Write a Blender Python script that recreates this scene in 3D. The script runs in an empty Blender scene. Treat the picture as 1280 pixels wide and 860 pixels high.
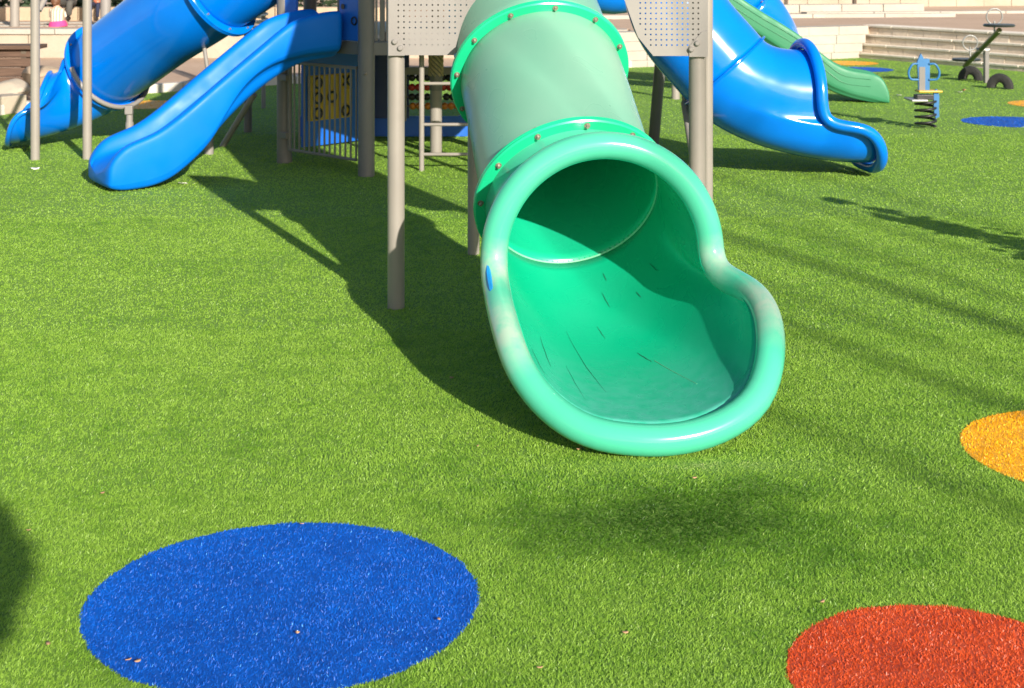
import bpy, bmesh, math, random
import numpy as np
from mathutils import Vector, Matrix
random.seed(7); RNG = np.random.default_rng(11)
S = bpy.context.scene; COL = S.collection
V = Vector; PI = math.pi
CAM_H, FPX, HOR = 1.7, 1800.0, -50.0
def W(px, py, Y):
    """point of the place seen at photo pixel (px, py) that stands Y metres away (only used to read off measurements)"""
    return V(((px-640)/FPX*Y, Y, CAM_H-(py-HOR)/FPX*Y))
def G(px, py):
    Y = CAM_H*FPX/(py-HOR); return V(((px-640)/FPX*Y, Y, 0))

# ------------------------------------------------------------------ materials
def newmat(name):
    m = bpy.data.materials.new(name); m.use_nodes = True
    nt = m.node_tree; b = nt.nodes['Principled BSDF']
    return m, nt, b
def N(nt, t, **kw):
    n = nt.nodes.new(t)
    for k, v in kw.items(): setattr(n, k, v)
    return n
def L(nt, a, b): nt.links.new(a, b)
def coords(nt, scale=1.0):
    g = N(nt, 'ShaderNodeNewGeometry'); return g.outputs['Position']
def noise(nt, scale, detail=4, rough=.55, vec=None):
    n = N(nt, 'ShaderNodeTexNoise'); n.inputs['Scale'].default_value = scale
    n.inputs['Detail'].default_value = detail; n.inputs['Roughness'].default_value = rough
    L(nt, vec if vec is not None else coords(nt), n.inputs['Vector']); return n.outputs['Fac']
def ramp(nt, fac, stops):
    r = N(nt, 'ShaderNodeValToRGB'); e = r.color_ramp.elements
    while len(e) < len(stops): e.new(.5)
    for i, (p, c) in enumerate(stops):
        e[i].position = p; e[i].color = (*c, 1) if len(c) == 3 else c
    L(nt, fac, r.inputs['Fac']); return r.outputs['Color']
def mixc(nt, fac, a, b, mode='MIX'):
    m = N(nt, 'ShaderNodeMix', data_type='RGBA', blend_type=mode)
    for s, v in ((0, fac), (6, a), (7, b)):
        if hasattr(v, 'links') or isinstance(v, bpy.types.NodeSocket): L(nt, v, m.inputs[s])
        elif s == 0: m.inputs[0].default_value = v
        else: m.inputs[s].default_value = (*v, 1)
    return m.outputs[2]
def mrange(nt, v, a, b, c=0., d=1.):
    m = N(nt, 'ShaderNodeMapRange'); L(nt, v, m.inputs['Value'])
    for k, x in zip(('From Min', 'From Max', 'To Min', 'To Max'), (a, b, c, d)): m.inputs[k].default_value = x
    return m.outputs['Result']
def bump(nt, b, h, strength=.3, dist=.01):
    n = N(nt, 'ShaderNodeBump'); n.inputs['Strength'].default_value = strength; n.inputs['Distance'].default_value = dist
    L(nt, h, n.inputs['Height']); L(nt, n.outputs['Normal'], b.inputs['Normal'])

def plastic(name, col, faded=None, wearcol=None, rough=.22, fade=.5, spec=.5, scr=True):
    m, nt, b = newmat(name)
    c = mixc(nt, mrange(nt, noise(nt, 2.2, 2), .3, .75, 0, fade), col, faded or tuple(x*1.15+.02 for x in col))
    c = mixc(nt, mrange(nt, noise(nt, 160, 2), .62, .72, 0, .10), c, tuple(x*.75+.05 for x in col))
    if wearcol:
        a = N(nt, 'ShaderNodeAttribute', attribute_name='wear')
        w = N(nt, 'ShaderNodeMath', operation='MULTIPLY'); L(nt, a.outputs['Fac'], w.inputs[0]); L(nt, mrange(nt, noise(nt, 18, 5), .3, .6, .35, 1), w.inputs[1])
        c = mixc(nt, w.outputs[0], c, wearcol)
    L(nt, c, b.inputs['Base Color'])
    L(nt, mrange(nt, noise(nt, 6, 1.5), .3, .75, rough*.85, rough*1.35), b.inputs['Roughness'])
    b.inputs['Specular IOR Level'].default_value = spec
    return m
def plain(name, col, rough=.5, metal=0, var=.12, scale=8, bumps=0):
    m, nt, b = newmat(name)
    c = mixc(nt, mrange(nt, noise(nt, scale, 6), .3, .7), tuple(x*(1-var) for x in col), tuple(min(1, x*(1+var)) for x in col))
    L(nt, c, b.inputs['Base Color']); b.inputs['Roughness'].default_value = rough; b.inputs['Metallic'].default_value = metal
    if bumps: bump(nt, b, noise(nt, scale*4, 6), bumps, .01)
    return m
M = {}
M['green_tube'] = plastic('weathered_green_plastic', (.145, .36, .25), (.195, .385, .285), rough=.3, fade=.7)
M['green_rim'] = plastic('green_rim_plastic', (.055, .43, .27), (.09, .44, .30), (.42, .42, .35), rough=.13, fade=.5)
M['green_in'] = plastic('green_inner_plastic', (.0, .40, .205), (.02, .42, .25), (.10, .45, .36), rough=.26, fade=.7)
M['green_flange'] = plastic('green_flange_plastic', (.01, .52, .24), (.02, .54, .29), rough=.25)
M['green_wave'] = plastic('green_wave_plastic', (.032, .20, .098), (.045, .225, .115), rough=.5)
M['blue'] = plastic('blue_plastic', (.0, .155, .66), (.0, .185, .72), rough=.15, fade=.7)
M['blue_wave'] = plastic('blue_open_slide_plastic', (.0, .14, .60), (.0, .165, .66), rough=.42, fade=.7, spec=.15)
M['blue_in'] = plastic('blue_inner_plastic', (.0, .13, .55), (.0, .15, .6), rough=.25)
M['blue_panel'] = plastic('blue_panel_plastic', (.01, .11, .50), (.01, .13, .55), rough=.4)
M['shaded_blue_panel'] = plastic('shaded_blue_panel_plastic', (.008, .03, .12), rough=.4)  # blue panel darkened, deep shade under the deck put into its colour
M['yellow'] = plastic('yellow_plastic', (.42, .28, .008), rough=.4)
M['black'] = plain('black_plastic', (.012, .012, .012), .35)
M['red'] = plain('red_plastic', (.4, .03, .02), .35)
M['orange'] = plain('orange_plastic', (.50, .17, .02), .35)
M['post'] = plain('greige_powder_coat', (.25, .228, .20), .38, .0, .05, 6)
M['post_dark'] = plain('grey_powder_coat', (.15, .143, .135), .42, .0, .07, 6)
M['panel'] = plain('pale_greige_plate', (.225, .21, .195), .45, .0, .05, 5)
M['galv'] = plain('galvanised_steel', (.30, .30, .29), .45, .5, .1, 20)
M['bolt'] = plain('bolt_steel', (.30, .25, .20), .42, .5, .15, 40)
M['seam'] = plain('pale_seam', (.14, .45, .27), .5)
M['scuff_blue'] = plain('blue_scuff', (.01, .22, .55), .5)
M['scratch'] = plain('dark_scratch', (.02, .14, .08), .6)
M['cream'] = None
M['rubber'] = plain('black_rubber', (.022, .021, .02), .8, 0, .3, 30, .4)
M['rope'] = plain('cream_rope', (.50, .40, .24), .9, 0, .3, 80, .4)
M['wood'] = None
M['leaf'] = plain('dry_leaf', (.42, .24, .13), .8, 0, .3, 60)
M['litter_w'] = plain('white_litter', (.75, .72, .68), .7)
M['litter_r'] = plain('red_litter', (.6, .16, .08), .7)
M['skin'] = plain('skin', (.52, .30, .21), .55)
M['hair'] = plain('brown_hair', (.12, .05, .022), .6, 0, .3, 60)
M['trouser'] = plain('grey_trousers', (.075, .07, .06), .85, 0, .2, 30)
M['shoe'] = plain('dark_shoe', (.02, .017, .015), .5)
M['navy'] = plain('navy_cloth', (.015, .02, .05), .85, 0, .2, 30)
M['orange_cloth'] = plain('orange_cloth', (.55, .17, .09), .85, 0, .2, 30)
M['pink'] = plain('pink_cloth', (.72, .05, .20), .85, 0, .15, 30)
M['spring'] = plain('dark_spring_steel', (.02, .02, .022), .45, .3)
M['rider_blue'] = plain('rider_blue_board', (.012, .12, .30), .4)
M['olive'] = plain('olive_painted_beam', (.10, .115, .035), .45)
M['bark'] = plain('grey_bark', (.09, .07, .05), .9, 0, .3, 12, .5)
M['plate_dark'] = plain('dark_seat_plate', (.03, .035, .035), .35)

def stone(name, c1, c2, bx=.5, bz=.14, mortar=(.30, .25, .18), rough=.85):
    m, nt, b = newmat(name)
    n1 = noise(nt, 1.3, 5); n2 = noise(nt, 14, 8, .65)
    c = mixc(nt, mrange(nt, n1, .3, .7), c1, c2)
    c = mixc(nt, mrange(nt, n2, .55, .8, 0, .45), c, tuple(x*.62 for x in c1))
    L(nt, c, b.inputs['Base Color']); b.inputs['Roughness'].default_value = rough
    bump(nt, b, n2, .5, .02)
    return m
M['stone'] = stone('limestone_block', (.34, .28, .205), (.41, .35, .275))
M['stone_white'] = stone('pale_limestone_block', (.35, .315, .26), (.42, .385, .33))
M['stone_step'] = stone('terrace_step_block', (.60, .49, .37), (.70, .59, .46))  # wall stone brightened, sunlight on the steps put into its colour
M['step_cap'] = stone('terrace_cap_stone', (.68, .60, .49), (.74, .67, .57))
M['stone_tan'] = stone('tan_stone', (.34, .25, .16), (.44, .34, .24))
M['kerb'] = stone('kerb_stone', (.50, .46, .40), (.58, .54, .48))
def paving():
    m, nt, b = newmat('brown_paving')
    br = N(nt, 'ShaderNodeTexBrick'); L(nt, coords(nt), br.inputs['Vector'])
    br.inputs['Color1'].default_value = (.42, .285, .19, 1); br.inputs['Color2'].default_value = (.49, .34, .235, 1); br.inputs['Mortar'].default_value = (.33, .225, .155, 1)
    br.inputs['Scale'].default_value = 4.5; br.inputs['Mortar Size'].default_value = .02; br.inputs['Bias'].default_value = -.1
    c = mixc(nt, mrange(nt, noise(nt, .8, 6), .35, .7, 0, .6), br.outputs['Color'], (.54, .39, .28))
    L(nt, c, b.inputs['Base Color']); b.inputs['Roughness'].default_value = .85
    bump(nt, b, noise(nt, 25, 5), .3, .01)
    return m
M['paving'] = paving()
def wood():
    m, nt, b = newmat('weathered_wood')
    mp = N(nt, 'ShaderNodeMapping'); L(nt, coords(nt), mp.inputs['Vector']); mp.inputs['Scale'].default_value = (1.5, 1.5, 30)
    n = noise(nt, 3, 6, .6, mp.outputs['Vector'])
    L(nt, ramp(nt, n, [(.3, (.05, .027, .016)), (.7, (.13, .075, .047))]), b.inputs['Base Color']); b.inputs['Roughness'].default_value = .8
    return m
M['wood'] = wood()
def stripes():
    m, nt, b = newmat('striped_cloth')
    sx = N(nt, 'ShaderNodeSeparateXYZ'); L(nt, coords(nt), sx.inputs[0])
    f = N(nt, 'ShaderNodeMath', operation='SINE'); k = N(nt, 'ShaderNodeMath', operation='MULTIPLY'); k.inputs[1].default_value = 130
    L(nt, sx.outputs['X'], k.inputs[0]); L(nt, k.outputs[0], f.inputs[0])
    L(nt, mixc(nt, mrange(nt, f.outputs[0], -.3, .5), (.34, .27, .19), (.70, .62, .50)), b.inputs['Base Color']); b.inputs['Roughness'].default_value = .9
    return m
M['stripe'] = stripes()
def turfmat(name, ramp_stops, transl, rough=.42, sheen=0):
    """fibres of a synthetic turf: colour per fibre from the attribute 'tint' plus slow patches"""
    m, nt, b = newmat(name)
    a = N(nt, 'ShaderNodeAttribute', attribute_name='tint')
    slow = noise(nt, .9, 4, .6); mid = noise(nt, 7, 4, .6)
    s = N(nt, 'ShaderNodeMath', operation='ADD'); L(nt, a.outputs['Fac'], s.inputs[0]); L(nt, mrange(nt, slow, .3, .7, -.10, .10), s.inputs[1])
    s2 = N(nt, 'ShaderNodeMath', operation='ADD'); L(nt, s.outputs[0], s2.inputs[0]); L(nt, mrange(nt, mid, .3, .7, -.13, .13), s2.inputs[1])
    c = ramp(nt, s2.outputs[0], ramp_stops)
    L(nt, c, b.inputs['Base Color']); b.inputs['Roughness'].default_value = rough; b.inputs['Specular IOR Level'].default_value = .35
    t = N(nt, 'ShaderNodeBsdfTranslucent'); L(nt, c, t.inputs['Color'])
    mx = N(nt, 'ShaderNodeMixShader'); mx.inputs[0].default_value = transl
    L(nt, b.outputs[0], mx.inputs[1]); L(nt, t.outputs[0], mx.inputs[2]); L(nt, mx.outputs[0], nt.nodes['Material Output'].inputs['Surface'])
    return m
M['grass'] = turfmat('green_turf_fibre', [(0, (.05, .145, .011)), (.28, (.13, .29, .022)), (.5, (.28, .47, .055)), (.85, (.35, .535, .09)), (1, (.50, .60, .22))], .45)
M['turf_blue'] = turfmat('blue_turf_fibre', [(0, (.0, .04, .25)), (.5, (.0, .09, .47)), (.93, (.0, .13, .60)), (1, (.12, .40, .85))], .12, .5)
M['turf_red'] = turfmat('red_turf_fibre', [(0, (.26, .02, .005)), (.5, (.58, .075, .014)), (.92, (.70, .12, .03)), (1, (.8, .32, .18))], .12)
M['turf_yellow'] = turfmat('yellow_turf_fibre', [(0, (.45, .17, .002)), (.5, (.82, .40, .005)), (1, (.9, .52, .04))], .12)
def turfbase():
    m, nt, b = newmat('turf_backing')
    c = ramp(nt, noise(nt, 40, 8, .7), [(.3, (.08, .16, .018)), (.7, (.17, .31, .036))])
    L(nt, c, b.inputs['Base Color']); b.inputs['Roughness'].default_value = .9
    return m
M['turf_base'] = turfbase()

# ------------------------------------------------------------------ object helpers
ORIG = {}
def tag(o, label=None, cat=None, group=None, kind=None):
    if label: o['label'] = label
    if cat: o['category'] = cat
    if group: o['group'] = group
    if kind: o['kind'] = kind
    return o
def thing(name, loc, label, cat, group=None):
    o = bpy.data.objects.new(name, None); o.empty_display_size = .1; COL.objects.link(o)
    o.location = loc; ORIG[o.name] = V(loc); return tag(o, label, cat, group)
def obj(name, bm, mat, parent=None, smooth=True, loc=None, wear=None):
    """links bm (in place coordinates) as one mesh object; its origin is its parent's, or loc"""
    org = ORIG[parent.name] if parent is not None else V(loc if loc is not None else (0, 0, 0))
    if wear is not None: wv = [wear(v.co) for v in bm.verts]
    bm.transform(Matrix.Translation(-org))
    me = bpy.data.meshes.new(name); bm.to_mesh(me); bm.free()
    for m in (mat if isinstance(mat, (list, tuple)) else [mat]): me.materials.append(m)
    if smooth:
        me.polygons.foreach_set('use_smooth', [True]*len(me.polygons))
        try: me.set_sharp_from_angle(angle=math.radians(38))
        except Exception: pass
    if wear is not None:
        a = me.attributes.new('wear', 'FLOAT', 'POINT'); a.data.foreach_set('value', wv)
    o = bpy.data.objects.new(name, me); COL.objects.link(o)
    if parent is not None: o.parent = parent
    else: o.location = org
    ORIG[o.name] = org
    return o
def BM(): return bmesh.new()
def frame_of(t, ref=V((0, 0, 1))):
    t = t.normalized(); a = t.cross(ref)
    if a.length < 1e-4: a = t.cross(V((1, 0, 0)))
    a.normalize(); return a, a.cross(t).normalized()
def tube(bm, pts, r, n=16, closed=False, cap=True, ref=None):
    pts = [V(p) for p in pts]; k = len(pts)
    rs = r if isinstance(r, (list, tuple)) else [r]*k
    rings = []; pa = None
    for i, p in enumerate(pts):
        if closed: t = pts[(i+1) % k]-pts[i-1]
        else: t = pts[min(i+1, k-1)]-pts[max(i-1, 0)]
        t.normalize()
        if pa is None: a, b = frame_of(t, ref or V((0, 0, 1)))
        else:
            a = pa-t*pa.dot(t); a.normalize(); b = a.cross(t)
        pa = a
        rings.append([bm.verts.new(p+(a*math.cos(2*PI*j/n)+b*math.sin(2*PI*j/n))*rs[i]) for j in range(n)])
    m = k if closed else k-1
    for i in range(m):
        A, B = rings[i], rings[(i+1) % k]
        off = 0
        if closed and i == k-1:
            off = min(range(n), key=lambda q: (A[0].co-B[q].co).length)
        for j in range(n):
            bm.faces.new((A[j], A[(j+1) % n], B[(j+1+off) % n], B[(j+off) % n]))
    if cap and not closed:
        bm.faces.new(rings[0][::-1]); bm.faces.new(rings[-1])
    return rings
def cyl(bm, a, b, r, n=20, r2=None): tube(bm, [a, b], [r, r if r2 is None else r2], n)
def box(bm, c, s, rz=0, bev=0, rot=None):
    R = rot if rot is not None else Matrix.Rotation(rz, 4, 'Z')
    g = bmesh.ops.create_cube(bm, size=1, matrix=Matrix.Translation(V(c)) @ R @ Matrix.Diagonal((*s, 1)))
    if bev:
        es = list({e for v in g['verts'] for e in v.link_edges})
        bmesh.ops.bevel(bm, geom=es, offset=bev, segments=2, affect='EDGES', profile=.6)
def lathe(bm, c, ax, prof, n=64):
    """closed profile [(radius, along axis)] turned about ax through c"""
    ax = V(ax).normalized(); a, b = frame_of(ax); rings = []
    for i in range(n):
        t = 2*PI*i/n; d = a*math.cos(t)+b*math.sin(t)
        rings.append([bm.verts.new(V(c)+d*r+ax*z) for r, z in prof])
    for i in range(n):
        A, B = rings[i], rings[(i+1) % n]
        for j in range(len(prof)):
            bm.faces.new((A[j], A[(j+1) % len(prof)], B[(j+1) % len(prof)], B[j]))
    bmesh.ops.recalc_face_normals(bm, faces=bm.faces)
def ball(bm, c, r, seg=14, sc=(1, 1, 1)):
    bmesh.ops.create_uvsphere(bm, u_segments=seg, v_segments=seg//2+2, radius=r, matrix=Matrix.Translation(V(c)) @ Matrix.Diagonal((*sc, 1)))
def prism(bm, poly, z0, z1):
    a = [bm.verts.new((x, y, z0)) for x, y in poly]; b = [bm.verts.new((x, y, z1)) for x, y in poly]; n = len(poly)
    for i in range(n): bm.faces.new((a[i], a[(i+1) % n], b[(i+1) % n], b[i]))
    bm.faces.new(a[::-1]); bm.faces.new(b); bmesh.ops.recalc_face_normals(bm, faces=bm.faces)
def catmull(P, per=10, closed=False):
    P = [V(p) for p in P]; n = len(P); out = []
    rng = range(n) if closed else range(n-1)
    for i in rng:
        if closed: p0, p1, p2, p3 = P[i-1], P[i], P[(i+1) % n], P[(i+2) % n]
        else:
            p1, p2 = P[i], P[i+1]; p0 = P[i-1] if i > 0 else p1*2-p2; p3 = P[i+2] if i+2 < n else p2*2-p1
        for k in range(per):
            t = k/per
            out.append(.5*((2*p1)+(p2-p0)*t+(2*p0-5*p1+4*p2-p3)*t*t+(3*p1-p0-3*p2+p3)*t**3))
    if not closed: out.append(P[-1].copy())
    return out
def resample(P, n):
    d = [0]
    for a, b in zip(P, P[1:]): d.append(d[-1]+(b-a).length)
    out = []; j = 0
    for i in range(n):
        s = d[-1]*i/(n-1)
        while j < len(P)-2 and d[j+1] < s: j += 1
        f = (s-d[j])/max(1e-9, d[j+1]-d[j]); out.append(P[j].lerp(P[j+1], min(1, f)))
    return out
def solid(o, t, inner=0):
    m = o.modifiers.new('wall', 'SOLIDIFY'); m.thickness = t; m.offset = -1; m.material_offset = inner; m.material_offset_rim = inner
    return o
UP = V((0, 0, 1))
def pipe_section(name, pts, R, mats, parent, n=64, thick=.012):
    bm = BM(); tube(bm, pts, R, n, cap=False); bmesh.ops.recalc_face_normals(bm, faces=bm.faces)
    # normals outward
    f = bm.faces[0] if hasattr(bm.faces, 'ensure_lookup_table') and (bm.faces.ensure_lookup_table() or True) else None
    mid = pts[0].lerp(pts[1], .5)
    if f.normal.dot(f.calc_center_median()-mid) < 0: bmesh.ops.reverse_faces(bm, faces=bm.faces)
    return solid(obj(name, bm, mats, parent), thick, 1)
def flange(parent, c, ax, r0, r1, mat, bolts=12, t=.03, phase=0, brad=.0088, skip=()):
    bm = BM(); e = .006
    lathe(bm, c, ax, [(r0, -t/2), (r1-e, -t/2), (r1, -t/2+e), (r1, -.0025), (r1-.006, 0), (r1, .0025), (r1, t/2-e), (r1-e, t/2), (r0, t/2)], 96)
    f = obj('flange', bm, mat, parent)
    ax = V(ax).normalized(); a, b = frame_of(ax); rm = (r0+r1)/2+.004
    for i in range(bolts):
        q = 2*PI*(i+phase)/bolts; p = V(c)+(a*math.cos(q)+b*math.sin(q))*rm
        bb = BM(); tube(bb, [p-ax*(t/2+.012), p+ax*(t/2+.004)], brad*1.5, 14); tube(bb, [p+ax*(t/2+.003), p+ax*(t/2+.016)], [brad, brad*.8], 6)
        obj('bolt', bb, M['bolt'], f)
    return f
ROWS = []
def scoop_geo(c2, ax, R, O, d, arch_c, arch_R, side, n=60, rows=26, k0=.9, k1=.9, side_l=None, soft=3, tilt=0, arch_Rz=None):
    """mouth of a tube slide: from the ring at c2 to a rim = arch above + scoop below. side: (lat, fwd, up) from the arch's foot to the front"""
    ax = V(ax).normalized(); d = V(d).normalized(); r = d.cross(UP).normalized()
    axh = V((ax.x, ax.y, 0)).normalized(); r2 = axh.cross(UP).normalized(); u2 = r2.cross(ax).normalized()
    arch = [V((arch_R*math.cos(q), -tilt*arch_R*math.sin(q), arch_c+(arch_Rz or arch_R)*math.sin(q))) for q in [PI/2*(1-i/(n//2)) for i in range(n//2+1)]]
    sc = resample(catmull([arch[-2], arch[-1]]+[V(p) for p in side], 14)[14:], n//2+1)
    half = arch+sc[1:]                           # top -> bottom
    sl = resample(catmull([arch[-2], arch[-1]]+[V(p) for p in (side_l or side)], 14)[14:], n//2+1)
    loc = half+[V((-p.x, p.y, p.z)) for p in (arch+sl[1:])[-2:0:-1]]
    loc = [V(p) for p in loc]
    # soften the corner where arch and scoop meet
    for _ in range(soft): loc = [(loc[i-1]+loc[i]*2+loc[(i+1) % len(loc)])/4 for i in range(len(loc))]
    rim = [V(O)+r*p.x+d*p.y+UP*p.z for p in loc]
    m = len(rim); rows_v = ROWS; rows_v.clear(); bm = BM()
    for i in range(rows+1):
        s = i/rows; h00 = 2*s**3-3*s**2+1; h10 = s**3-2*s**2+s; h01 = -2*s**3+3*s**2; h11 = s**3-s**2; row = []
        for j in range(m):
            th = PI/2-2*PI*j/m
            p0 = V(c2)+(r2*math.cos(th)+u2*math.sin(th))*R; p1 = rim[j]; Ln = (p1-p0).length
            row.append(bm.verts.new(p0*h00+ax*Ln*k0*h10+p1*h01+d*Ln*k1*h11))
        rows_v.append(row)
    for i in range(rows):
        for j in range(m):
            bm.faces.new((rows_v[i][j], rows_v[i][(j+1) % m], rows_v[i+1][(j+1) % m], rows_v[i+1][j]))
    bmesh.ops.recalc_face_normals(bm, faces=bm.faces); bm.faces.ensure_lookup_table()
    f = bm.faces[0]
    if f.normal.dot(f.calc_center_median()-V(c2)) < 0: bmesh.ops.reverse_faces(bm, faces=bm.faces)
    return bm, rim, loc, r, d
def rim_roll(rim, O, r, d, cen, roll, off):
    """rolled lip that follows the rim, set off outwards"""
    C = V(O)+r*cen[0]+d*cen[1]+UP*cen[2]; k = len(rim); out = []
    for i, p in enumerate(rim):
        t = (rim[(i+1) % k]-rim[i-1]).normalized(); o = p-C; o -= t*o.dot(t); out.append(p+o.normalized()*off)
    for _ in range(2): out = [(out[i-1]+out[i]*2+out[(i+1) % k])/4 for i in range(k)]
    bm = BM(); tube(bm, out, roll, 22, closed=True); bmesh.ops.recalc_face_normals(bm, faces=bm.faces)
    return bm, out

# ------------------------------------------------------------------ big green tube slide
TR = .385
GS = thing('tube_slide', (.45, 5.0, 0), 'big green tube slide with a wide scooped mouth, nearest on the turf', 'slide')
F1 = V((.134, 6.9, 1.148)); F2 = V((.262, 6.19, .678)); GO = V((.3616, 5.66, 0))
up_pts = catmull([F1, V((-.02, 7.8, 1.66)), V((-.2, 8.9, 2.27)), V((-.42, 10.3, 2.85)), V((-.5, 11.2, 2.95))], 10)
axF1 = (F2-F1).normalized(); axF2 = V((.17, -.84, -.53)).normalized()
mid = []
for i in range(17):
    s = i/16; Ln = (F2-F1).length; h00 = 2*s**3-3*s**2+1; h10 = s**3-2*s**2+s; h01 = -2*s**3+3*s**2; h11 = s**3-s**2
    mid.append(F1*h00+V((.165, -.86, -.48)).normalized()*Ln*h10+F2*h01+axF2*Ln*h11)
pipe_section('tube_section', up_pts, TR, [M['green_tube'], M['green_in']], GS, 80)
pipe_section('tube_section', mid, TR, [M['green_tube'], M['green_in']], GS, 96)
flange(GS, F1, axF1, TR-.012, .432, M['green_flange'], 12, .034, .12)
flange(GS, F2, axF2, TR-.012, .432, M['green_flange'], 12, .034, .02)
gd = V((.105, -.994, 0))
gside = [(.395, .03, .475), (.388, .10, .435), (.388, .22, .40), (.372, .38, .325), (.345, .47, .25), (.27, .585, .165), (.15, .68, .105), (-.02, .715, .085)]
gsr = [(.398, .02, .485), (.42, .07, .46), (.47, .17, .445), (.495, .30, .425), (.495, .43, .375), (.465, .55, .28), (.39, .65, .17), (.24, .70, .105), (.10, .715, .085), (.02, .715, .085)]
bm, grim, gloc, gr, gdn = scoop_geo(F2, axF2, TR, GO, gd, .537, .395, gside, side_l=gsr, soft=1, k0=1.1, k1=1.05)
GROWS = [[v.co.copy() for v in row] for row in ROWS]
solid(obj('exit_scoop', bm, [M['green_rim'], M['green_in']], GS, wear=lambda c: max(0, min(.75, (5.75-c.y)*1.1))*max(0, min(1, (.30-c.z)/.15))), .014, 1)
bm, gout = rim_roll(grim, GO, gr, gdn, (0, .22, .5), .054, .043)
wspots = [(gout[len(gout)//4+2], .16), (gout[-len(gout)//4-2], .15), (gout[len(gout)//3+2], .22), (gout[-len(gout)//3-1], .22)]
obj('rim', bm, M['green_rim'], GS, wear=lambda c: max([max(0, 1-(c-p).length/q) for p, q in wspots])*.9)
# pale seam seen inside, and scratches along the bed
def on_bed(i, j):
    i0, j0 = int(i), int(j); a, b = i-i0, j-j0; A, B = GROWS[i0], GROWS[min(i0+1, len(GROWS)-1)]; k = len(A)
    p = (A[j0 % k]*(1-b)+A[(j0+1) % k]*b)*(1-a)+(B[j0 % k]*(1-b)+B[(j0+1) % k]*b)*a
    q = GROWS[i0][(j0+k//2) % k]; return p+(q-p).normalized()*.0165
for (i0, i1, j0, j1, w_) in ((13, 19, 50, 51, .0016), (9, 20, 56, 58, .0014), (16, 23, 54, 55, .0011), (13, 15, 65, 65.6, .003), (4, 6, 66, 66, .002), (6, 7, 72, 72, .0022), (2, 3, 68, 68, .002), (20, 24, 47, 49, .0014), (8, 10, 62, 62.2, .0016), (5, 7, 78, 78, .002)):
    pts = [on_bed(i0+(i1-i0)*t/9, j0+(j1-j0)*t/9+.03*math.sin(t*1.7+i0)) for t in range(10)]
    bm = BM(); tube(bm, pts, [w_*.6*(.2+.8*math.sin(PI*(t+.5)/10)) for t in range(10)], 5); obj('scratch', bm, M['scratch'], GS)
bm = BM(); tube(bm, [on_bed(15+6*t/9, 66+1.2*t/9) for t in range(10)], .0013, 5); obj('pale_scratch', bm, M['seam'], GS)
k = len(gout); jj = k//4+1
bm = BM()
for t, (da, rr_) in enumerate(((0, .011), (1, .016), (2, .014), (3.0, .012))):
    pass
pts = []
for t in range(9):
    ii = jj+int(t*.6); p = gout[ii % k].lerp(gout[(ii+1) % k], (t*.6) % 1); tg = (gout[(jj+3) % k]-gout[jj % k]).normalized()
    o_ = V((-.45, -.75, .45)); o_ -= tg*o_.dot(tg); pts.append(p+o_.normalized()*.0455)
tube(bm, pts, [.006, .011, .014, .0145, .015, .0155, .015, .014, .008], 8); obj('blue_scuff', bm, M['scuff_blue'], GS)
bm = BM(); lathe(bm, F2+axF2*.004, axF2, [(TR-.013, -.006), (TR-.013, .006), (TR-.019, 0)], 96); obj('seam', bm, M['seam'], GS)

# ------------------------------------------------------------------ frame with the perforated plates beside the green tube
FR = thing('panel_frame', (.17, 7.03, 0), 'pale posts carrying perforated plates on both sides of the green tube', 'frame')
PLX, PRX, PY, PB = -.566, .905, 7.03, 1.238
bm = BM(); cyl(bm, (PLX, PY, 0), (PLX, PY, 1.9), .042, 28); obj('post', bm, M['post'], FR)
bm = BM(); cyl(bm, (PRX, PY, 0), (PRX, PY, 3.1), .042, 28); obj('post', bm, M['post'], FR)
bm = BM(); cyl(bm, (-.222, 8.32, 0), (-.222, 8.32, 1.62), .034, 24); obj('post', bm, M['post'], FR)
bm = BM(); cyl(bm, (1.115, 8.25, 0), (1.115, 8.25, 2.3), .036, 24); obj('post', bm, M['post'], FR)
def perforated(outline, holes, hr, y, thick, name, mat, parent):
    cu = bpy.data.curves.new(name, 'CURVE'); cu.dimensions = '2D'; cu.fill_mode = 'BOTH'; cu.extrude = thick/2; cu.bevel_depth = 0
    def sp(pts):
        s = cu.splines.new('POLY'); s.points.add(len(pts)-1); s.use_cyclic_u = True
        for q, (x, z) in zip(s.points, pts): q.co = (x, z, 0, 1)
    sp(outline)
    for hx, hz in holes: sp([(hx+hr*math.cos(2*PI*k/8), hz+hr*math.sin(2*PI*k/8)) for k in range(8)])
    t = bpy.data.objects.new('temp', cu); COL.objects.link(t)
    bpy.context.view_layer.update()
    me = bpy.data.meshes.new_from_object(t.evaluated_get(bpy.context.evaluated_depsgraph_get()))
    bpy.data.objects.remove(t); bpy.data.curves.remove(cu)
    bm = BM(); bm.from_mesh(me); bpy.data.meshes.remove(me)
    bm.transform(Matrix.Translation((0, y, 0)) @ Matrix.Rotation(PI/2, 4, 'X'))
    return obj(name, bm, mat, parent, smooth=False)
def inside(poly, x, z):
    c = False; j = len(poly)-1
    for i in range(len(poly)):
        (xi, zi), (xj, zj) = poly[i], poly[j]
        if (zi > z) != (zj > z) and x < (xj-xi)*(z-zi)/(zj-zi)+xi: c = not c
        j = i
    return c
def holes_in(poly, x0, z0, st, nx, nz, mrg):
    out = []
    for i in range(nx):
        for j in range(nz):
            x, z = x0+i*st, z0+j*st
            if all(inside(poly, x+a, z+b) for a, b in ((mrg, 0), (-mrg, 0), (0, mrg), (0, -mrg))): out.append((x, z))
    return out
def px2xz(pts, Y): return [((x-640)/FPX*Y, CAM_H-(y-HOR)/FPX*Y) for x, y in pts]
pl_out = px2xz([(486, 68.5), (567, 68.5), (572, 64), (582, 30), (600, -5), (612, -30), (600, -80), (560, -105), (486, -112)], PY-.03)
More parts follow.
